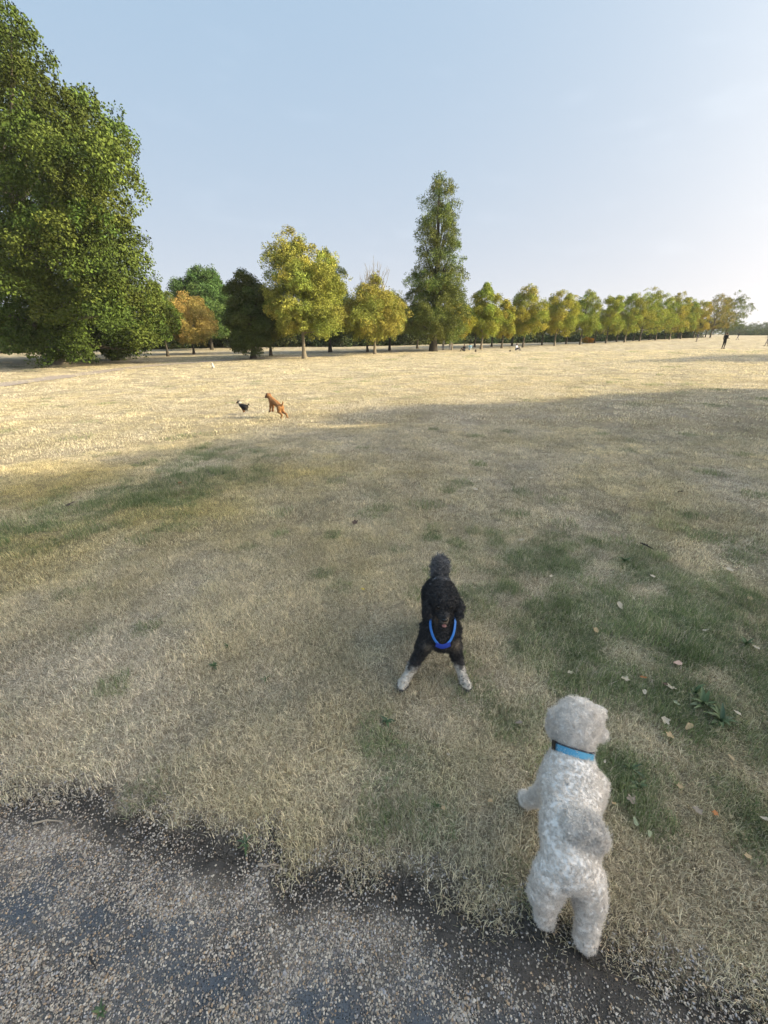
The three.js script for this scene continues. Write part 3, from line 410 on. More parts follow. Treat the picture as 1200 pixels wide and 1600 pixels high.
// ---------------------------------------------------------------- white curly dog, seen from behind and above, head turned to its right
{
  const g = new THREE.Group(); g.name = numbered('dog'); scene.add(g); tag(g, 'curly white dog wearing a light blue collar, standing at the path edge', 'dog');
  const c = [0.92, 0.885, 0.84];
  const rump = W(889, 1344, 0.272), mid = W(890, 1300, 0.277), chest = W(891, 1226, 0.283), wither = W(893, 1200, 0.315), neck = W(895, 1178, 0.35), head = W(899, 1131, 0.415), brow = W(905, 1122, 0.43), snout = W(927, 1116, 0.385), nose = W(937, 1114, 0.375);
  const lf0 = W(862, 1232, 0.24), lf1 = W(838, 1246, 0.13), lf2 = W(823, 1250, 0.035), rf0 = W(928, 1226, 0.24), rf1 = W(925, 1250, 0.13), rf2 = W(922, 1268, 0.035);
  const lh0 = W(862, 1368, 0.232), lh1 = W(851, 1394, 0.16), lh2 = W(852, 1420, 0.10), lh3 = W(851, 1432, 0.035), rh0 = W(916, 1370, 0.232), rh1 = W(920, 1402, 0.16), rh2 = W(918, 1446, 0.10), rh3 = W(914, 1466, 0.035);
  const t0 = W(886, 1312, 0.325), t1 = W(900, 1290, 0.358), t2 = W(918, 1295, 0.353), t3 = W(932, 1312, 0.328);
  const fwd = wither.clone().sub(rump).setY(0).normalize(), left = V(fwd.z, 0, -fwd.x), at2 = (p, f, l, u) => p.clone().addScaledVector(fwd, f).addScaledVector(left, l).add(V(0, u, 0));
  const prims = [cap(rump, mid, 0.066, 0.07, c), cap(mid, chest, 0.071, 0.081, c), cap(chest, wither, 0.082, 0.069, c), cap(wither, neck, 0.062, 0.043, c, 0.03), cap(neck, head, 0.043, 0.058, c, 0.02), cap(head, brow, 0.064, 0.06, c, 0.03), cap(head, snout, 0.046, 0.026, c, 0.025), cap(snout, nose, 0.026, 0.02, c, 0.02),
    cap(lf0, lf1, 0.036, 0.024, c, 0.03), cap(lf1, lf2, 0.023, 0.021, c, 0.015), cap(lf2, at2(lf2, 0.02, 0.008, -0.008), 0.022, 0.018, c, 0.015), cap(rf0, rf1, 0.042, 0.03, c, 0.03), cap(rf1, rf2, 0.03, 0.028, c, 0.02), cap(rf2, at2(rf2, 0.025, 0, -0.008), 0.027, 0.022, c, 0.02),
    cap(lh0, lh1, 0.046, 0.037, c, 0.018), cap(lh1, lh2, 0.035, 0.022, c, 0.02), cap(lh2, lh3, 0.023, 0.021, c, 0.015), cap(lh3, at2(lh3, 0.03, 0, -0.008), 0.024, 0.019, c, 0.015), cap(rh0, rh1, 0.046, 0.038, c, 0.018), cap(rh1, rh2, 0.036, 0.024, c, 0.02), cap(rh2, rh3, 0.025, 0.023, c, 0.015), cap(rh3, at2(rh3, 0.03, 0, -0.008), 0.026, 0.02, c, 0.015),
    cap(t0, t1, 0.022, 0.024, c, 0.02), cap(t1, t2, 0.025, 0.026, c, 0.02), cap(t2, t3, 0.026, 0.022, c, 0.025)];
  // hanging ears
  const el0 = W(868, 1118, 0.43), el1 = W(866, 1142, 0.375), er0 = W(924, 1126, 0.425), er1 = W(938, 1147, 0.385);
  prims.push(cap(el0, el1, 0.019, 0.022, c, 0.014), cap(er0, er1, 0.018, 0.02, c, 0.012));
  const curls = (x, y, z) => { const wx = x + 0.008 * n3(x * 40, y * 40, z * 40), wy = y + 0.008 * n3(x * 40 + 7, y * 40, z * 40); return 0.0068 * (0.55 - Math.abs(n3(wx * 46, wy * 46, z * 46))) + 0.002 * (0.5 - Math.abs(n3(wx * 95, wy * 95, z * 95))); };
  const geo = bodyGeometry(prims, 0.035, 0.0055, curls, () => c);
  mesh('body', geo, skinMat, g);
  const back = fwd.clone().multiplyScalar(-1);
  coat(geo, 15000, [furLock(6, 0.013, 0.0014, 0.006, 0.005, 31), furLock(6, 0.016, 0.0013, 0.007, 0.0055, 32), furLock(6, 0.012, 0.0015, 0.0055, 0.005, 33)], (p) => (p.y > 0.325 && Math.min(p.distanceTo(t1), p.distanceTo(t2), p.distanceTo(t3)) < 0.045 ? t3.clone().sub(t1).normalize().multiplyScalar(1.3) : V(back.x * 1.1, -0.75, back.z * 1.1)),
    (p) => { return c; }, (p) => (p.distanceTo(head) < 0.09 ? 0.9 : p.y > 0.325 && Math.min(p.distanceTo(t1), p.distanceTo(t2), p.distanceTo(t3)) < 0.045 ? 1.25 : p.y < 0.12 ? 0.62 : p.y < 0.2 ? 0.75 : 0.66), 61, g);
  // collar: a ring round the neck with its clasp
  const ax = head.clone().sub(neck).normalize(), u = V(0, 1, 0).cross(ax).normalize(), w = ax.clone().cross(u), cc = neck.clone().lerp(head, 0.12), R = 0.061, ring = (a0, a1, rad, width, lift = 0) => { const pos = [], idx = []; const N = 40; for (let i = 0; i <= N; i++) { const a = lerp(a0, a1, i / N), o = u.clone().multiplyScalar(Math.cos(a)).addScaledVector(w, Math.sin(a)); for (const [h, q] of [[-0.5, -0.002], [-0.46, 0.0008], [0.46, 0.0008], [0.5, -0.002], [0.5, -0.004], [-0.5, -0.004]]) { const p = cc.clone().addScaledVector(ax, h * width + lift).addScaledVector(o, rad + q); pos.push(p.x, p.y, p.z); } } for (let i = 0; i < N; i++) for (let j = 0; j < 6; j++) { const p = i * 6 + j, q = i * 6 + (j + 1) % 6; idx.push(p, q, p + 6, q, q + 6, p + 6); } const gg = new THREE.BufferGeometry(); gg.setAttribute('position', new THREE.Float32BufferAttribute(pos, 3)); gg.setIndex(idx); gg.computeVertexNormals(); return gg; };
  const collar = mesh('collar', ring(0, 6.2832, R, 0.024), std([0.10, 0.36, 0.56], 0.6), g); collar.userData.label = 'light blue woven collar with a dark band';
  mesh('band', ring(0, 6.2832, R + 0.0012, 0.0045, 0.0105), std([0.03, 0.04, 0.06], 0.6), collar);
  // the clasp sits where the collar's left side shows
  const eye = V(0, EYE, 0); let best = 0, bd = 1e9; for (let a = 0; a < 6.283; a += 0.03) { const o = u.clone().multiplyScalar(Math.cos(a)).addScaledVector(w, Math.sin(a)), p = cc.clone().addScaledVector(o, R), face = eye.clone().sub(p).normalize().dot(o), q = p.x - cc.x; if (face > 0.35 && q < bd) { bd = q; best = a; } }
  mesh('clasp', ring(best - 0.24, best + 0.24, R + 0.004, 0.029), std([0.012, 0.012, 0.014], 0.4), collar);
  mesh('nose', ball(nose.clone().add(nose.clone().sub(snout).setLength(0.022)), 0.012), std([0.015, 0.013, 0.013], 0.35), g);
  const fd = snout.clone().sub(head).normalize(), sd = V(0, 1, 0).cross(fd).normalize(); for (const s of [-1, 1]) mesh('eye', ball(head.clone().addScaledVector(fd, 0.062).addScaledVector(sd, s * 0.027).add(V(0, 0.03, 0)), 0.0085), std([0.012, 0.009, 0.007], 0.15), g);
  about(g, V(mid.x, 0, mid.z));
}

// ---------------------------------------------------------------- black dog facing the camera in a play stance, blue harness
{
  const g = new THREE.Group(); g.name = numbered('dog'); scene.add(g); tag(g, 'curly black dog in a blue harness standing with splayed white front paws', 'dog');
  const K = [0.03, 0.03, 0.033], Gy = [0.20, 0.205, 0.22], Wt = [0.62, 0.585, 0.53], Tn = [0.30, 0.245, 0.185];
  const P = (x, h, d) => V(x, h, -d), cx = 0.279;
  const pl = W(630, 1068, 0.022), pr = W(727, 1068, 0.022), wl = W(643, 1044, 0.085), wr = W(718, 1040, 0.085), elL = W(662, 1010, 0.185), elR = W(709, 1010, 0.185), shL = W(673, 985, 0.26), shR = W(705, 985, 0.26);
  const chest = P(cx, 0.262, 1.63), brisk = W(690, 1000, 0.225), mid = P(cx + 0.016, 0.295, 1.78), rump = P(cx + 0.03, 0.315, 1.92), neck = P(cx - 0.003, 0.375, 1.68), head = W(692, 938, 0.455), brow = W(692, 926, 0.475), snout = W(693, 956, 0.418), nose = W(694, 964, 0.41), chin = W(693, 970, 0.39);
  const tl0 = P(cx + 0.033, 0.36, 1.96), tl1 = P(cx + 0.036, 0.41, 1.985), tl2 = P(cx + 0.036, 0.44, 1.97);
  const ears = [[W(674, 930, 0.46), W(670, 948, 0.43), W(672, 962, 0.40)], [W(711, 930, 0.46), W(718, 948, 0.43), W(717, 962, 0.40)]];
  const hx = cx + 0.03, hind = [-1, 1].map((s) => [P(hx + s * 0.04, 0.27, 1.92), P(hx + s * 0.048, 0.17, 1.87), P(hx + s * 0.048, 0.11, 1.98), P(hx + s * 0.048, 0.03, 1.96), P(hx + s * 0.048, 0.02, 1.92)]);
  const prims = [cap(brisk, chest, 0.055, 0.075, K), cap(chest, mid, 0.074, 0.066, K), cap(mid, rump, 0.066, 0.06, K), cap(chest, neck, 0.062, 0.05, K), cap(neck, head, 0.05, 0.05, K, 0.03), cap(head, brow, 0.053, 0.046, K, 0.03), cap(head, snout, 0.04, 0.028, K, 0.025), cap(snout, nose, 0.028, 0.02, K, 0.02), cap(snout, chin, 0.025, 0.018, K, 0.012),
    cap(shL, elL, 0.046, 0.031, K, 0.03), cap(elL, wl, 0.029, 0.02, K, 0.02), cap(wl, pl, 0.019, 0.019, Wt, 0.015), cap(pl, pl.clone().add(V(-0.008, -0.002, 0.022)), 0.022, 0.018, Wt, 0.015), cap(shR, elR, 0.046, 0.031, K, 0.03), cap(elR, wr, 0.029, 0.02, K, 0.02), cap(wr, pr, 0.019, 0.019, Wt, 0.015), cap(pr, pr.clone().add(V(0.008, -0.002, 0.022)), 0.022, 0.018, Wt, 0.015),
    cap(tl0, tl1, 0.022, 0.022, Gy, 0.02), cap(tl1, tl2, 0.022, 0.016, Gy, 0.02)];
  for (const [a, b, c] of ears) prims.push(cap(a, b, 0.015, 0.019, K, 0.012), cap(b, c, 0.019, 0.016, K, 0.01));
  for (const [a, b, c, d, e] of hind) prims.push(cap(a, b, 0.055, 0.04, K, 0.03), cap(b, c, 0.036, 0.023, K, 0.02), cap(c, d, 0.022, 0.02, K, 0.015), cap(d, e, 0.021, 0.019, Wt, 0.015));
  const touch = (u, v) => { const [s, q] = ray(u, v), dir = V(s, q, -1).normalize(); let t = 1.2; for (let i = 0; i < 90; i++) { const e = bodyDist(prims, 0.032, dir.x * t, EYE + dir.y * t, dir.z * t); if (e < 0.0008 || t > 2.6) break; t += e * 0.8; } return V(dir.x * t, EYE + dir.y * t, dir.z * t); };
  const cheekL = touch(680, 962), cheekR = touch(707, 956), aL = touch(671, 1012), aR = touch(713, 1008), mouth = touch(698, 972), muz = touch(684, 968);
  const tone = (p) => {
    const n = n3(p.x * 30, p.y * 30, p.z * 30), nf = n3(p.x * 80, p.y * 80, p.z * 80); let c = K;
    if (p.distanceTo(tl1) < 0.1 + 0.04 * n) c = mix3(K, Gy, clamp(0.7 + 0.5 * nf));
    for (const [q, r, t, m] of [[cheekL, 0.026, Tn, 1], [cheekR, 0.032, Tn, 1], [aL, 0.026, Tn, 0.9], [aR, 0.028, Tn, 0.9], [mouth, 0.02, Tn, 0.9], [muz, 0.018, Tn, 0.8]]) { const k = Math.exp(-((p.distanceTo(q) / r) ** 2) * 1.3) * m * clamp(0.9 + 0.6 * n); if (k > 0.05) c = mix3(c, t, clamp(k)); }
    for (const q of [pl, pr]) { const dx = Math.hypot(p.x - q.x, p.z - q.z); if (dx < 0.1 && p.y < 0.14) c = mix3(c, p.y < 0.025 || nf > 0.7 ? [0.16, 0.155, 0.15] : Wt, sst(0.115, 0.08, p.y + 0.014 * n) * (p.y < 0.022 ? 0.85 : 1)); }
    if (p.z < -1.85 && p.y < 0.05) c = Wt;
    return c;
  };
  const bump = (x, y, z) => 0.008 * (0.5 - Math.abs(n3(x * 40, y * 40, z * 40))) + 0.0025 * n3(x * 90, y * 90, z * 90), geo = bodyGeometry(prims, 0.032, 0.0065, bump, (x, y, z) => tone(V(x, y, z)));
  mesh('body', geo, skinMat, g);
  const face = snout.clone().add(V(0, 0, 0.02));
  coat(geo, 15000, [furLock(8, 0.021, 0.0011, 0.005, 0.0075, 41), furLock(8, 0.026, 0.001, 0.0065, 0.008, 42)], (p) => (p.z < -1.94 && p.y > 0.36 ? V(0, 0.5, 0) : V(0, -0.7, -0.25)), tone,
    (p) => (p.distanceTo(face) < 0.042 ? 0.4 : p.z < -1.93 && p.y > 0.36 ? 1.9 : p.y < 0.1 ? 0.42 : p.distanceTo(brisk) < 0.1 ? 0.5 : 0.64), 71, g, (p) => p.distanceTo(nose) < 0.03, new THREE.MeshPhysicalMaterial({ roughness: 0.48, side: THREE.DoubleSide }));
  // harness straps found by following the ray of a pixel to the dog's chest
  const surf = (u, v) => { const [s, q] = ray(u, v), dir = V(s, q, -1).normalize(); let t = 1.2; for (let i = 0; i < 90; i++) { const x = dir.x * t, y = EYE + dir.y * t, z = dir.z * t, d = bodyDist(torso, 0.032, x, y, z) - 0.011; if (d < 0.0006) break; t += d * 0.8; } const p = V(dir.x * t, EYE + dir.y * t, dir.z * t), e = 0.004, n = V(bodyDist(torso, 0.032, p.x + e, p.y, p.z) - bodyDist(torso, 0.032, p.x - e, p.y, p.z), bodyDist(torso, 0.032, p.x, p.y + e, p.z) - bodyDist(torso, 0.032, p.x, p.y - e, p.z), bodyDist(torso, 0.032, p.x, p.y, p.z + e) - bodyDist(torso, 0.032, p.x, p.y, p.z - e)).normalize(); return [p, n]; };
  const torso = prims.slice(0, 4).concat([prims[9], prims[13]]);
  const strapMat = std([0.03, 0.19, 0.62], 0.55), bibMat = std([0.012, 0.045, 0.36], 0.6), harness = new THREE.Group(); harness.name = 'harness'; harness.userData.label = 'bright blue harness with two chest straps and a darker bib'; g.add(harness);
  const dense = (l) => { const c = new THREE.CatmullRomCurve3(l.map(([u, v]) => V(u, v, 0))); const s = Array.from({ length: 25 }, (_, i) => c.getPoint(i / 24)).map((q) => surf(q.x, q.y)); return s.filter(([p], i) => p.distanceTo(brisk) < 0.26 && p.z > -1.8); };
  for (const l of [[[675, 961], [672.5, 972], [674, 986], [679, 999], [686, 1008]], [[711, 962], [711, 974], [709, 988], [704, 1000], [697, 1008]]]) { const q = dense(l); mesh('strap', band(q.map((s) => s[0]), q.map((s) => s[1]), 0.0125, 0.003), strapMat, harness); }
  { const q = dense([[681.5, 1006.5], [688, 1009], [692, 1009.5], [702.5, 1006]]); mesh('bib', band(q.map((s) => s[0].clone().addScaledVector(s[1], 0.004)), q.map((s) => s[1]), 0.023, 0.004), bibMat, harness); }
  mesh('nose', ball(nose.clone().add(V(0, 0.002, 0.024)), 0.0125, 1.1, 0.8, 0.8), std([0.008, 0.008, 0.009], 0.25), g);
  for (const s of [-1, 1]) mesh('eye', ball(head.clone().add(V(s * 0.027, 0.004, 0.056)), 0.0085), std([0.01, 0.007, 0.005], 0.12), g);
  mesh('tongue', ball(W(693, 973, 0.388).add(V(0, 0, 0.022)), 0.011, 1, 0.45, 1), std([0.22, 0.10, 0.09], 0.5), g);
  about(g, V(cx, 0, -1.72));
}

// ---------------------------------------------------------------- the two dogs playing in the sun and the small white dog by the footpath
const plainBody = new THREE.MeshStandardMaterial({ vertexColors: true, roughness: 0.85 });
function farDog(label, [u, v], heading, size, build) {              // build(P) lists capsules in the dog's own frame: forward, up, left, in units of its size
  const [x, d] = onGround(u, v), g = new THREE.Group(); g.name = numbered('dog'); scene.add(g); g.position.set(x, land(x, d), -d); g.rotation.y = heading; tag(g, label, 'dog', 'dogs out on the lawn');
  const P = (f, h, l) => V(f * size, h * size, -l * size), c = (a, b, ra, rb, col, k) => ({ ...cap(P(...a), P(...b), ra * size, rb * size, col, (k ?? 0.06) * size), sharp: 60 / size });
  mesh('body', bodyGeometry(build(c), 0.06 * size, 0.022 * size, (px, py, pz) => 0.012 * size * n3(px / size * 9, py / size * 9, pz / size * 9)), plainBody, g); return g;
}
const TAN = [0.24, 0.115, 0.042], TAND = [0.05, 0.025, 0.015];
farDog('short haired tan dog leaping with its front legs off the sunlit grass', [432, 652], Math.PI * 0.80, 0.50, (c) => [c([-0.38, 0.55, 0], [-0.1, 0.70, 0], 0.135, 0.13, TAN), c([-0.1, 0.70, 0], [0.22, 0.82, 0], 0.13, 0.165, TAN), c([0.22, 0.85, 0], [0.42, 1.02, 0], 0.12, 0.095, TAN), c([0.42, 1.02, 0], [0.5, 1.06, 0], 0.12, 0.105, TAN), c([0.5, 1.03, 0], [0.66, 0.96, 0], 0.075, 0.06, TAND),
  c([0.43, 1.12, 0.09], [0.44, 1.0, 0.12], 0.035, 0.03, TAND), c([0.43, 1.12, -0.09], [0.44, 1.0, -0.12], 0.035, 0.03, TAND),
  c([0.2, 0.74, 0.09], [0.26, 0.5, 0.1], 0.08, 0.055, TAN), c([0.26, 0.5, 0.1], [0.33, 0.3, 0.1], 0.05, 0.04, TAN), c([0.33, 0.3, 0.1], [0.39, 0.26, 0.1], 0.045, 0.035, TAND), c([0.2, 0.74, -0.09], [0.3, 0.52, -0.1], 0.08, 0.055, TAN), c([0.3, 0.52, -0.1], [0.36, 0.28, -0.1], 0.05, 0.04, TAN), c([0.36, 0.28, -0.1], [0.42, 0.25, -0.1], 0.045, 0.035, TAND),
  c([-0.38, 0.5, 0.09], [-0.34, 0.33, 0.1], 0.12, 0.075, TAN), c([-0.34, 0.33, 0.1], [-0.55, 0.2, 0.1], 0.065, 0.045, TAN), c([-0.55, 0.2, 0.1], [-0.5, 0.04, 0.1], 0.042, 0.038, TAN), c([-0.5, 0.04, 0.1], [-0.42, 0.03, 0.1], 0.04, 0.033, TAN), c([-0.38, 0.5, -0.09], [-0.4, 0.32, -0.1], 0.12, 0.075, TAN), c([-0.4, 0.32, -0.1], [-0.66, 0.2, -0.1], 0.065, 0.045, TAN), c([-0.66, 0.2, -0.1], [-0.72, 0.04, -0.1], 0.042, 0.038, TAN), c([-0.72, 0.04, -0.1], [-0.65, 0.03, -0.1], 0.04, 0.033, TAN),
  c([-0.48, 0.62, 0], [-0.58, 0.74, 0], 0.04, 0.03, TAN), c([-0.58, 0.74, 0], [-0.62, 0.84, 0], 0.03, 0.02, TAN)]);
const BLK = [0.014, 0.013, 0.014], WHT = [0.52, 0.48, 0.43], RUS = [0.22, 0.10, 0.04];
farDog('small black dog with a white collar patch bounding over its own shadow', [382, 647], Math.PI * 0.88, 0.28, (c) => [c([-0.3, 0.72, 0], [0.25, 0.82, 0], 0.2, 0.2, BLK), c([0.25, 0.86, 0], [0.48, 1.08, 0], 0.15, 0.11, BLK), c([0.3, 0.95, 0], [0.4, 1.04, 0], 0.125, 0.125, WHT), c([0.48, 1.1, 0], [0.58, 1.1, 0], 0.13, 0.11, BLK), c([0.58, 1.08, 0], [0.78, 1.02, 0], 0.08, 0.055, RUS), c([0.5, 1.2, 0.09], [0.5, 1.26, 0.11], 0.05, 0.03, BLK), c([0.5, 1.2, -0.09], [0.5, 1.26, -0.11], 0.05, 0.03, BLK),
  c([0.15, 0.72, 0.1], [0.05, 0.45, 0.1], 0.11, 0.06, BLK), c([0.05, 0.45, 0.1], [-0.02, 0.24, 0.1], 0.05, 0.045, RUS), c([-0.02, 0.24, 0.1], [0.05, 0.2, 0.1], 0.05, 0.04, RUS), c([0.15, 0.72, -0.1], [0.1, 0.45, -0.1], 0.11, 0.06, BLK), c([0.1, 0.45, -0.1], [0.03, 0.24, -0.1], 0.05, 0.045, RUS), c([0.03, 0.24, -0.1], [0.1, 0.2, -0.1], 0.05, 0.04, RUS),
  c([-0.32, 0.66, 0.1], [-0.2, 0.5, 0.1], 0.15, 0.09, BLK), c([-0.2, 0.5, 0.1], [-0.36, 0.36, 0.1], 0.075, 0.05, BLK), c([-0.36, 0.36, 0.1], [-0.26, 0.2, 0.1], 0.045, 0.04, WHT), c([-0.26, 0.2, 0.1], [-0.18, 0.18, 0.1], 0.045, 0.04, WHT), c([-0.32, 0.66, -0.1], [-0.22, 0.48, -0.1], 0.15, 0.09, BLK), c([-0.22, 0.48, -0.1], [-0.4, 0.36, -0.1], 0.075, 0.05, BLK), c([-0.4, 0.36, -0.1], [-0.32, 0.2, -0.1], 0.045, 0.04, WHT), c([-0.32, 0.2, -0.1], [-0.24, 0.18, -0.1], 0.045, 0.04, WHT),
  c([-0.46, 0.82, 0], [-0.66, 1.0, 0], 0.05, 0.045, BLK), c([-0.66, 1.0, 0], [-0.76, 0.86, 0], 0.045, 0.03, BLK)]);
farDog('tiny white dog sitting on the lawn in front of the near black tree', [333, 575.5], Math.PI * 0.7, 0.42, (c) => [c([-0.2, 0.25, 0], [0.05, 0.6, 0], 0.24, 0.19, WHT), c([0.05, 0.6, 0], [0.16, 0.85, 0], 0.16, 0.12, WHT), c([0.16, 0.9, 0], [0.24, 0.92, 0], 0.14, 0.12, WHT), c([0.24, 0.9, 0], [0.4, 0.85, 0], 0.08, 0.055, WHT), c([0.16, 1.02, 0.1], [0.15, 1.1, 0.12], 0.05, 0.03, WHT), c([0.16, 1.02, -0.1], [0.15, 1.1, -0.12], 0.05, 0.03, WHT), c([0.12, 0.5, 0.09], [0.18, 0.05, 0.1], 0.09, 0.055, WHT), c([0.18, 0.05, 0.1], [0.26, 0.04, 0.1], 0.055, 0.045, WHT), c([0.12, 0.5, -0.09], [0.18, 0.05, -0.1], 0.09, 0.055, WHT), c([0.18, 0.05, -0.1], [0.26, 0.04, -0.1], 0.055, 0.045, WHT), c([-0.15, 0.16, 0.15], [0.08, 0.14, 0.18], 0.15, 0.09, WHT), c([0.08, 0.14, 0.18], [0.12, 0.05, 0.18], 0.06, 0.05, WHT), c([-0.15, 0.16, -0.15], [0.08, 0.14, -0.18], 0.15, 0.09, WHT), c([0.08, 0.14, -0.18], [0.12, 0.05, -0.18], 0.06, 0.05, WHT), c([-0.36, 0.15, 0], [-0.52, 0.3, 0], 0.05, 0.04, WHT)]);

// ---------------------------------------------------------------- people far off
const SKIN = [0.36, 0.22, 0.15], HAIR = [0.03, 0.022, 0.018];
function person(label, [u, v], heading, J, C, group) {              // J: joints in metres (right, up, forward), C: colours
  const [x, d] = onGround(u, v), g = new THREE.Group(); g.name = numbered('person'); scene.add(g); g.position.set(x, land(x, d), -d); g.rotation.y = heading; tag(g, label, 'person', group);
  const q = {}; for (const k in J) q[k] = V(J[k][0], J[k][1], -J[k][2]);
  const c = (a, b, ra, rb, col, k) => ({ ...cap(a, b, ra, rb, col, k), sharp: 90 }), list = [c(q.pelvis, q.belly, 0.135, 0.13, C.top), c(q.belly, q.chest, 0.13, 0.145, C.top), c(q.chest, q.neck, 0.10, 0.055, C.top), c(q.neck, q.head, 0.052, 0.07, SKIN, 0.02), c(q.head, q.crown, 0.082, 0.09, C.hair ?? HAIR, 0.03), c(q.head, q.face, 0.07, 0.055, SKIN, 0.03), c(q.face, q.nose, 0.02, 0.012, SKIN, 0.015)];
  for (const s of ['l', 'r']) {
    list.push(c(q.chest.clone().lerp(q[s + 'sh'], 0.5), q[s + 'sh'], 0.085, 0.07, C.top), c(q[s + 'sh'], q[s + 'el'], 0.058, 0.045, C.top, 0.04), c(q[s + 'el'], q[s + 'wr'], 0.043, 0.03, C.sleeve ?? C.top, 0.02), c(q[s + 'hip'], q[s + 'kn'], 0.092, 0.062, C.leg, 0.05), c(q[s + 'kn'], q[s + 'an'], 0.06, 0.042, C.shin ?? C.leg, 0.03), c(q[s + 'an'], q[s + 'toe'], 0.045, 0.032, C.shoe ?? BLK, 0.02));
    const w = q[s + 'wr'], f = w.clone().sub(q[s + 'el']).normalize(), side = V(0, 0, 0).crossVectors(f, V(0.3, 0.2, 1)).normalize(), pal = f.clone().cross(side), palm = w.clone().addScaledVector(f, 0.08);
    list.push(c(w, palm, 0.026, 0.03, SKIN, 0.02));
    [-0.03, -0.01, 0.01, 0.03].forEach((o, i) => { const b = palm.clone().addScaledVector(side, o).addScaledVector(f, 0.015), m = b.clone().addScaledVector(f, 0.04).addScaledVector(pal, 0.012), e = m.clone().addScaledVector(f, [0.022, 0.032, 0.03, 0.015][i]).addScaledVector(pal, 0.024); list.push(c(b, m, 0.0095, 0.009, SKIN, 0.004), c(m, e, 0.009, 0.0075, SKIN, 0.004)); });
    const tb = w.clone().addScaledVector(f, 0.035).addScaledVector(side, -0.03); list.push(c(tb, tb.clone().addScaledVector(f, 0.04).addScaledVector(side, -0.025), 0.012, 0.009, SKIN, 0.006));
  }
  mesh('body', bodyGeometry(list, 0.05, 0.02), plainBody, g); return g;
}
const STAND = { pelvis: [0, 0.95, 0], belly: [0, 1.12, 0.01], chest: [0, 1.34, 0], neck: [0, 1.50, 0.01], head: [0, 1.60, 0.03], crown: [0, 1.66, 0.01], face: [0, 1.58, 0.09], nose: [0, 1.60, 0.15], lsh: [-0.19, 1.40, 0], rsh: [0.19, 1.40, 0], lel: [-0.24, 1.13, -0.03], rel: [0.24, 1.13, 0.02], lwr: [-0.22, 0.9, 0.06], rwr: [0.18, 1.12, 0.26], lhip: [-0.09, 0.9, 0], rhip: [0.09, 0.9, 0], lkn: [-0.11, 0.5, 0.03], rkn: [0.11, 0.5, 0.03], lan: [-0.12, 0.07, -0.02], ran: [0.12, 0.07, -0.02], ltoe: [-0.14, 0.035, 0.14], rtoe: [0.14, 0.035, 0.14] };
const SIT = { pelvis: [0, 0.13, 0], belly: [0, 0.3, 0], chest: [0, 0.52, 0.03], neck: [0, 0.68, 0.06], head: [0, 0.78, 0.08], crown: [0, 0.84, 0.06], face: [0, 0.76, 0.14], nose: [0, 0.78, 0.2], lsh: [-0.18, 0.58, 0.04], rsh: [0.18, 0.58, 0.04], lel: [-0.26, 0.36, 0.16], rel: [0.26, 0.36, 0.16], lwr: [-0.12, 0.36, 0.34], rwr: [0.12, 0.36, 0.34], lhip: [-0.09, 0.11, 0.04], rhip: [0.09, 0.11, 0.04], lkn: [-0.2, 0.4, 0.42], rkn: [0.2, 0.4, 0.42], lan: [-0.14, 0.07, 0.62], ran: [0.14, 0.07, 0.62], ltoe: [-0.15, 0.04, 0.76], rtoe: [0.15, 0.04, 0.76] };
person('person in black coat and trousers standing with one arm held out in front', [1129, 545.5], -Math.PI * 0.45, STAND, { top: [0.014, 0.014, 0.016], leg: [0.012, 0.012, 0.014] });
person('person walking in pale top and light trousers at the lawn\'s sunlit far side', [1197, 541], Math.PI * 0.5, { ...STAND, lkn: [-0.1, 0.5, 0.22], lan: [-0.1, 0.08, 0.3], ltoe: [-0.1, 0.05, 0.46], rkn: [0.1, 0.5, -0.08], ran: [0.1, 0.1, -0.36], rtoe: [0.1, 0.04, -0.24] }, { top: [0.5, 0.47, 0.45], leg: [0.3, 0.27, 0.26] });
person('person in dark top standing near the orange tinged end of the avenue', [1088, 534], 0.4, STAND, { top: [0.03, 0.035, 0.05], leg: [0.25, 0.22, 0.2] });
person('person in dark jacket walking beyond the avenue before the far woods', [1152, 531], 1.2, { ...STAND, lkn: [-0.1, 0.5, 0.18], lan: [-0.1, 0.08, 0.22], ltoe: [-0.1, 0.05, 0.38], rkn: [0.1, 0.5, -0.02], ran: [0.1, 0.09, -0.25], rtoe: [0.1, 0.04, -0.12] }, { top: [0.04, 0.045, 0.06], leg: [0.2, 0.2, 0.22] });
person('person in white top seated alone on the grass before the avenue', [806, 547.5], -2.4, SIT, { top: [0.6, 0.62, 0.68], leg: [0.06, 0.07, 0.12] }, 'people sitting on the grass');
person('person in light blue top seated on the grass beside two dark bags', [734, 547], 2.8, SIT, { top: [0.25, 0.5, 0.68], leg: [0.4, 0.42, 0.45] }, 'people sitting on the grass');
person('person in dark clothes seated on the grass next to the one in light blue', [725.5, 549], 2.2, SIT, { top: [0.02, 0.022, 0.03], leg: [0.03, 0.03, 0.04] }, 'people sitting on the grass');
person('person in white shirt standing under the bright yellow tree', [703, 547], 2.6, STAND, { top: [0.62, 0.62, 0.62], leg: [0.3, 0.3, 0.33] });
person('person in pale top standing by the trunk of the tallest tree', [692, 547], -2.6, STAND, { top: [0.5, 0.52, 0.56], leg: [0.12, 0.12, 0.15] });
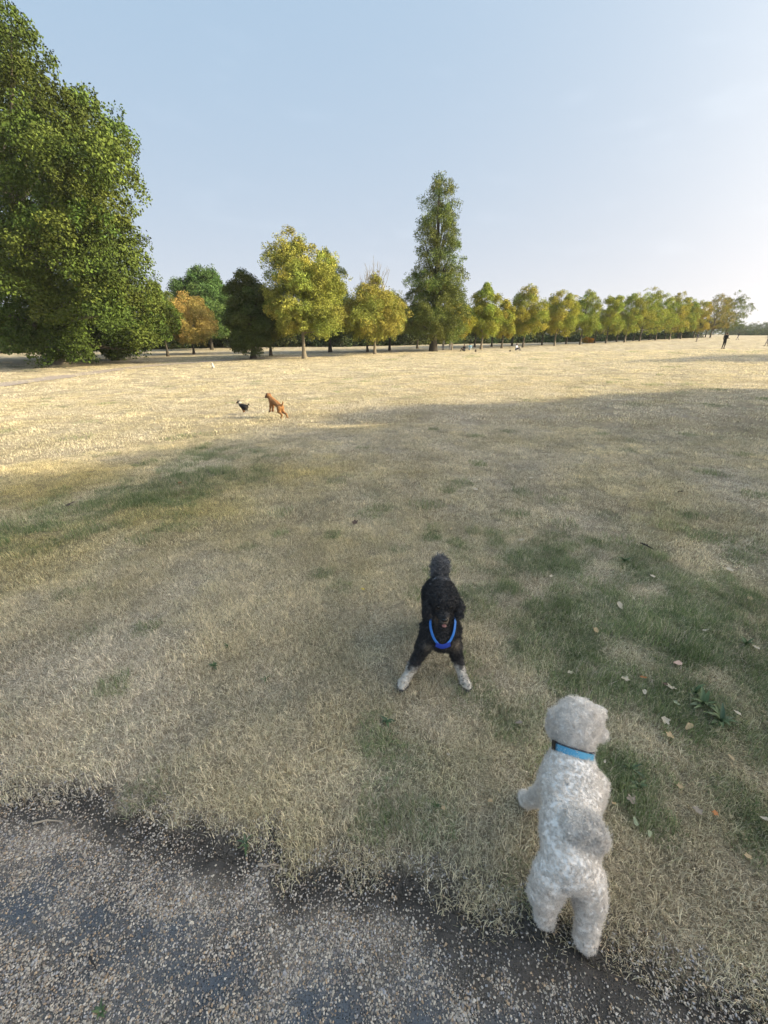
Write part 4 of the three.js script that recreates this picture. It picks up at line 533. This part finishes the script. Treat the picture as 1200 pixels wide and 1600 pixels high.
for (const [u, v, s, c, label] of [[743, 550, 0.5, [0.06, 0.04, 0.03], 'dark brown rucksack lying on the grass near the person in light blue'], [797, 549.5, 0.36, [0.12, 0.1, 0.06], 'small brown bag on the grass beside the person in white']]) {
  const [x, d] = onGround(u, v), g = new THREE.Group(); g.name = numbered('bag'); scene.add(g); g.position.set(x, land(x, d), -d); g.rotation.y = u; tag(g, label, 'bag');
  mesh('body', bodyGeometry([cap(V(-0.18 * s, 0.22 * s, 0), V(0.18 * s, 0.22 * s, 0), 0.24 * s, 0.22 * s, c), cap(V(-0.1 * s, 0.48 * s, 0), V(0.12 * s, 0.46 * s, 0), 0.2 * s, 0.17 * s, c)], 0.08 * s, 0.03 * s), plainBody, g);
  const h = new THREE.TorusGeometry(0.09 * s, 0.02 * s, 6, 16, Math.PI); h.translate(0, 0.66 * s, 0); mesh('handle', h, std(c, 0.8), g);
}

// ---------------------------------------------------------------- fallen leaves, twigs and weeds
const leafShape = (k) => { const r = rng(900 + k), pos = [], idx = [], N = 14; pos.push(0, 0.06, 0); for (let i = 0; i < N; i++) { const a = i / N * 6.283, lob = 1 + (k % 2 ? 0.32 * Math.cos(a * 5) : 0.1 * Math.cos(a * 3)), q = lob * (0.82 + 0.3 * r()), x = Math.cos(a) * q * 0.5, z = Math.sin(a) * q * (k % 2 ? 0.45 : 0.27); pos.push(x, 0.08 * n2(x * 3 + k, z * 3) + 0.5 * z * z + 0.16 * x * x + 0.05, z); } for (let i = 0; i < N; i++) idx.push(0, 1 + (i + 1) % N, 1 + i); const s = new THREE.BufferGeometry(); s.setAttribute('position', new THREE.Float32BufferAttribute(pos, 3)); s.setIndex(idx); s.computeVertexNormals(); return s; };
const LEAF = [0, 1, 2, 3, 4].map(leafShape), TONE = { pale: std([0.44, 0.39, 0.30], 0.75), tan: std([0.40, 0.30, 0.17], 0.8), orange: std([0.36, 0.15, 0.05], 0.75), grey: std([0.24, 0.205, 0.165], 0.8), brown: std([0.09, 0.06, 0.045], 0.8), green: std([0.26, 0.30, 0.19], 0.7), yellow: std([0.45, 0.36, 0.08], 0.75), pink: std([0.42, 0.30, 0.25], 0.75) };
const FALLEN = [[814, 848, 0.07, 'pale'], [1138, 895, 0.07, 'pale'], [967, 951, 0.08, 'pale'], [1018, 905, 0.06, 'pale'], [1057, 1042, 0.075, 'pink'], [1003, 1064, 0.05, 'orange'], [975, 1067, 0.06, 'pale'], [1005, 1087, 0.05, 'pale'], [1046, 1080, 0.065, 'pale'], [1036, 1074, 0.045, 'brown'], [1054, 1104, 0.05, 'green'], [1037, 1132, 0.055, 'pale'], [1074, 1141, 0.06, 'tan'], [1044, 1155, 0.05, 'tan'], [1179, 1017, 0.05, 'pale'], [789, 1031, 0.035, 'pale'], [890, 1057, 0.045, 'pale'], [810, 1135, 0.045, 'grey'], [984, 1256, 0.05, 'grey'], [990, 1290, 0.04, 'green'], [1012, 1309, 0.04, 'green'], [1114, 1277, 0.03, 'orange'], [1192, 1286, 0.04, 'pale'], [1087, 1273, 0.045, 'grey'], [943, 1196, 0.025, 'pale'], [765, 1258, 0.035, 'tan'], [692, 1269, 0.025, 'tan'], [282, 757, 0.11, 'orange'], [555, 820, 0.09, 'brown'], [110, 791, 0.14, 'brown'], [567, 925, 0.045, 'yellow'], [742, 768, 0.1, 'pale'], [1062, 772, 0.12, 'brown'], [830, 750, 0.1, 'pale'], [1100, 990, 0.05, 'pale'], [1150, 1120, 0.045, 'pale'], [930, 990, 0.05, 'tan'], [860, 905, 0.05, 'pale'], [1170, 940, 0.05, 'tan'], [700, 1185, 0.025, 'pale'], [1140, 1190, 0.04, 'tan'], [1060, 1235, 0.035, 'tan'], [957, 1262, 0.03, 'tan'], [1165, 1345, 0.03, 'tan'], [610, 760, 0.08, 'pale'], [705, 830, 0.06, 'tan']];
const NAMED = { 5: 'small orange leaf among pale leaves on the green patch', 17: 'grey curled leaf on the straw beside the white dog\'s head', 18: 'grey folded leaf on the grass beside the white dog\'s flank', 27: 'red brown leaf alone on the dark green strip of shaded lawn', 30: 'single yellow leaf on dry grass beyond the black dog', 4: 'large pinkish leaf lying on the green patch', 21: 'small orange leaf on dry grass beyond the white dog\'s hip' };
FALLEN.forEach(([u, v, s, t], i) => {
  const [x, d] = onGround(u, v), m = new THREE.Mesh(LEAF[i % 5], TONE[t]); m.name = numbered('fallen_leaf'); m.castShadow = m.receiveShadow = true; scene.add(m);
  m.position.set(x, land(x, d) + 0.024, -d); m.scale.setScalar(s * 0.68); m.rotation.set(0.25 * Math.sin(i * 7), i * 2.4, 0.25 * Math.cos(i * 5));
  tag(m, NAMED[i] ?? `${({ pale: 'pale straw coloured', tan: 'tan', orange: 'orange', grey: 'grey', brown: 'dark brown', green: 'greyish green', pink: 'pinkish', yellow: 'yellow' })[t]} fallen leaf lying on the lawn`, 'leaf', NAMED[i] ? 'fallen leaves' : `${t} fallen leaves`);
});
[[[55, 1292], [102, 1290], 0.0032, [0.40, 0.34, 0.26], 'pale dry twig lying on the bare soil at the path edge'], [[405, 1357], [436, 1359], 0.0035, [0.34, 0.29, 0.23], 'short pale twig beside the tongue of grass at the path edge'], [[486, 1184], [522, 1171], 0.0026, [0.46, 0.40, 0.28], 'straw coloured twig lying alone on the dry grass'], [[10, 1242], [34, 1235], 0.003, [0.10, 0.085, 0.07], 'dark twig on the bare soil patch'], [[1000, 852], [1020, 862], 0.008, [0.05, 0.042, 0.035], 'dark stick on the shaded lawn beyond the green patch'], [[144, 1500], [154, 1522], 0.003, [0.03, 0.03, 0.03], 'thin black twig shape standing for a crack in the blue grey tarmac']].forEach(([a, b, r, c, label], i) => {  // the last entry is a dark crack in the tarmac, modelled as a twig
  const [ax, ad] = onGround(...a), [bx, bd] = onGround(...b), p = V(ax, land(ax, ad) + 0.02, -ad), q = V(bx, land(bx, bd) + 0.022, -bd), m = p.clone().lerp(q, 0.5), g = new THREE.Group(); g.name = numbered('twig'); scene.add(g); g.position.copy(m); tag(g, label, 'twig');
  p.sub(m); q.sub(m); const k = p.distanceTo(q) * 0.12, pts = [p, p.clone().lerp(q, 0.33).add(V(k * 0.5, 0.002, k * (i % 2 ? 0.6 : -0.6))), p.clone().lerp(q, 0.7).add(V(0, 0.003, -k * 0.3)), q];
  mesh('stem', taperTube(pts, [r, r * 0.9, r * 0.75, r * 0.4], 7, 0.3), std(c, 0.9), g); mesh('side_shoot', taperTube([pts[1], pts[1].clone().add(V(k, 0.006, k * 1.2))], [r * 0.6, r * 0.25], 5), std(c, 0.9), g);
});
const weedLeaf = (() => { const pos = [], idx = []; for (let i = 0; i <= 6; i++) { const t = i / 6, w = 0.5 * Math.sin(Math.PI * Math.pow(t, 0.75)) * 0.42 + 0.02, y = 0.5 * t - 0.55 * t * t; for (const [s, q] of [[-1, 0.05], [0, 0], [1, 0.05]]) pos.push(s * w, y + q * w * 4, t); } for (let i = 0; i < 6; i++) for (let j = 0; j < 2; j++) { const p = i * 3 + j; idx.push(p, p + 3, p + 1, p + 1, p + 3, p + 4); } const s = new THREE.BufferGeometry(); s.setAttribute('position', new THREE.Float32BufferAttribute(pos, 3)); s.setIndex(idx); s.computeVertexNormals(); return s; })();
const WEEDM = [std([0.075, 0.125, 0.045], 0.6), std([0.10, 0.145, 0.06], 0.6), std([0.06, 0.10, 0.05], 0.6)];
[[334, 1044, 0.05, 9, 'small dark green weed alone in the dry grass'], [356, 1012, 0.035, 6, 'tiny flat weed beyond the small dark green weed'], [416, 1063, 0.032, 6, 'tiny pale weed in dry grass'], [603, 1130, 0.05, 8, 'grey green weed rosette on dry grass between path and black dog'], [1098, 1105, 0.085, 15, 'leafy broad weed beside fallen leaves, beyond the white dog'], [1126, 1130, 0.075, 13, 'leafy weed touching the broad weed in the green patch'], [1085, 1085, 0.06, 9, 'weed with narrow leaves at the rim of the green patch'], [984, 1205, 0.055, 12, 'dark green weed tuft close to the white dog\'s shoulder'], [996, 1232, 0.045, 9, 'dark weed next to the grey folded leaf'], [1165, 1010, 0.07, 9, 'weed with pale leaves in the greenest grass'], [385, 1322, 0.035, 9, 'little green weed in the notch of the path edge'], [160, 1585, 0.032, 8, 'green weed sprouting from the tarmac'], [975, 880, 0.08, 9, 'weed on the far rim of the green patch'], [680, 1262, 0.035, 6, 'small weed in the trampled grass between dog and path']].forEach(([u, v, s, n, label], i) => {
  const [x, d] = onGround(u, v), g = new THREE.Group(), r = rng(950 + i); g.name = numbered('weed'); scene.add(g); g.position.set(x, land(x, d) + 0.008, -d); tag(g, label, 'plant');
  for (let k = 0; k < n; k++) { const m = mesh('leaf', weedLeaf, WEEDM[Math.floor(r() * 3)], g); m.rotation.set(-0.1 - 0.8 * r(), k * 2.4 + 1.8 * r(), (r() - 0.5) * 0.8, 'YXZ'); m.scale.set(s * (0.35 + 0.35 * r()), s * (0.5 + 0.8 * r()), s * (0.4 + 0.75 * r())); }
});

// ---------------------------------------------------------------- evening haze
scene.fog = new THREE.FogExp2(new THREE.Color(0.80, 0.86, 0.94), 0.0002);
renderer.render(scene, camera);
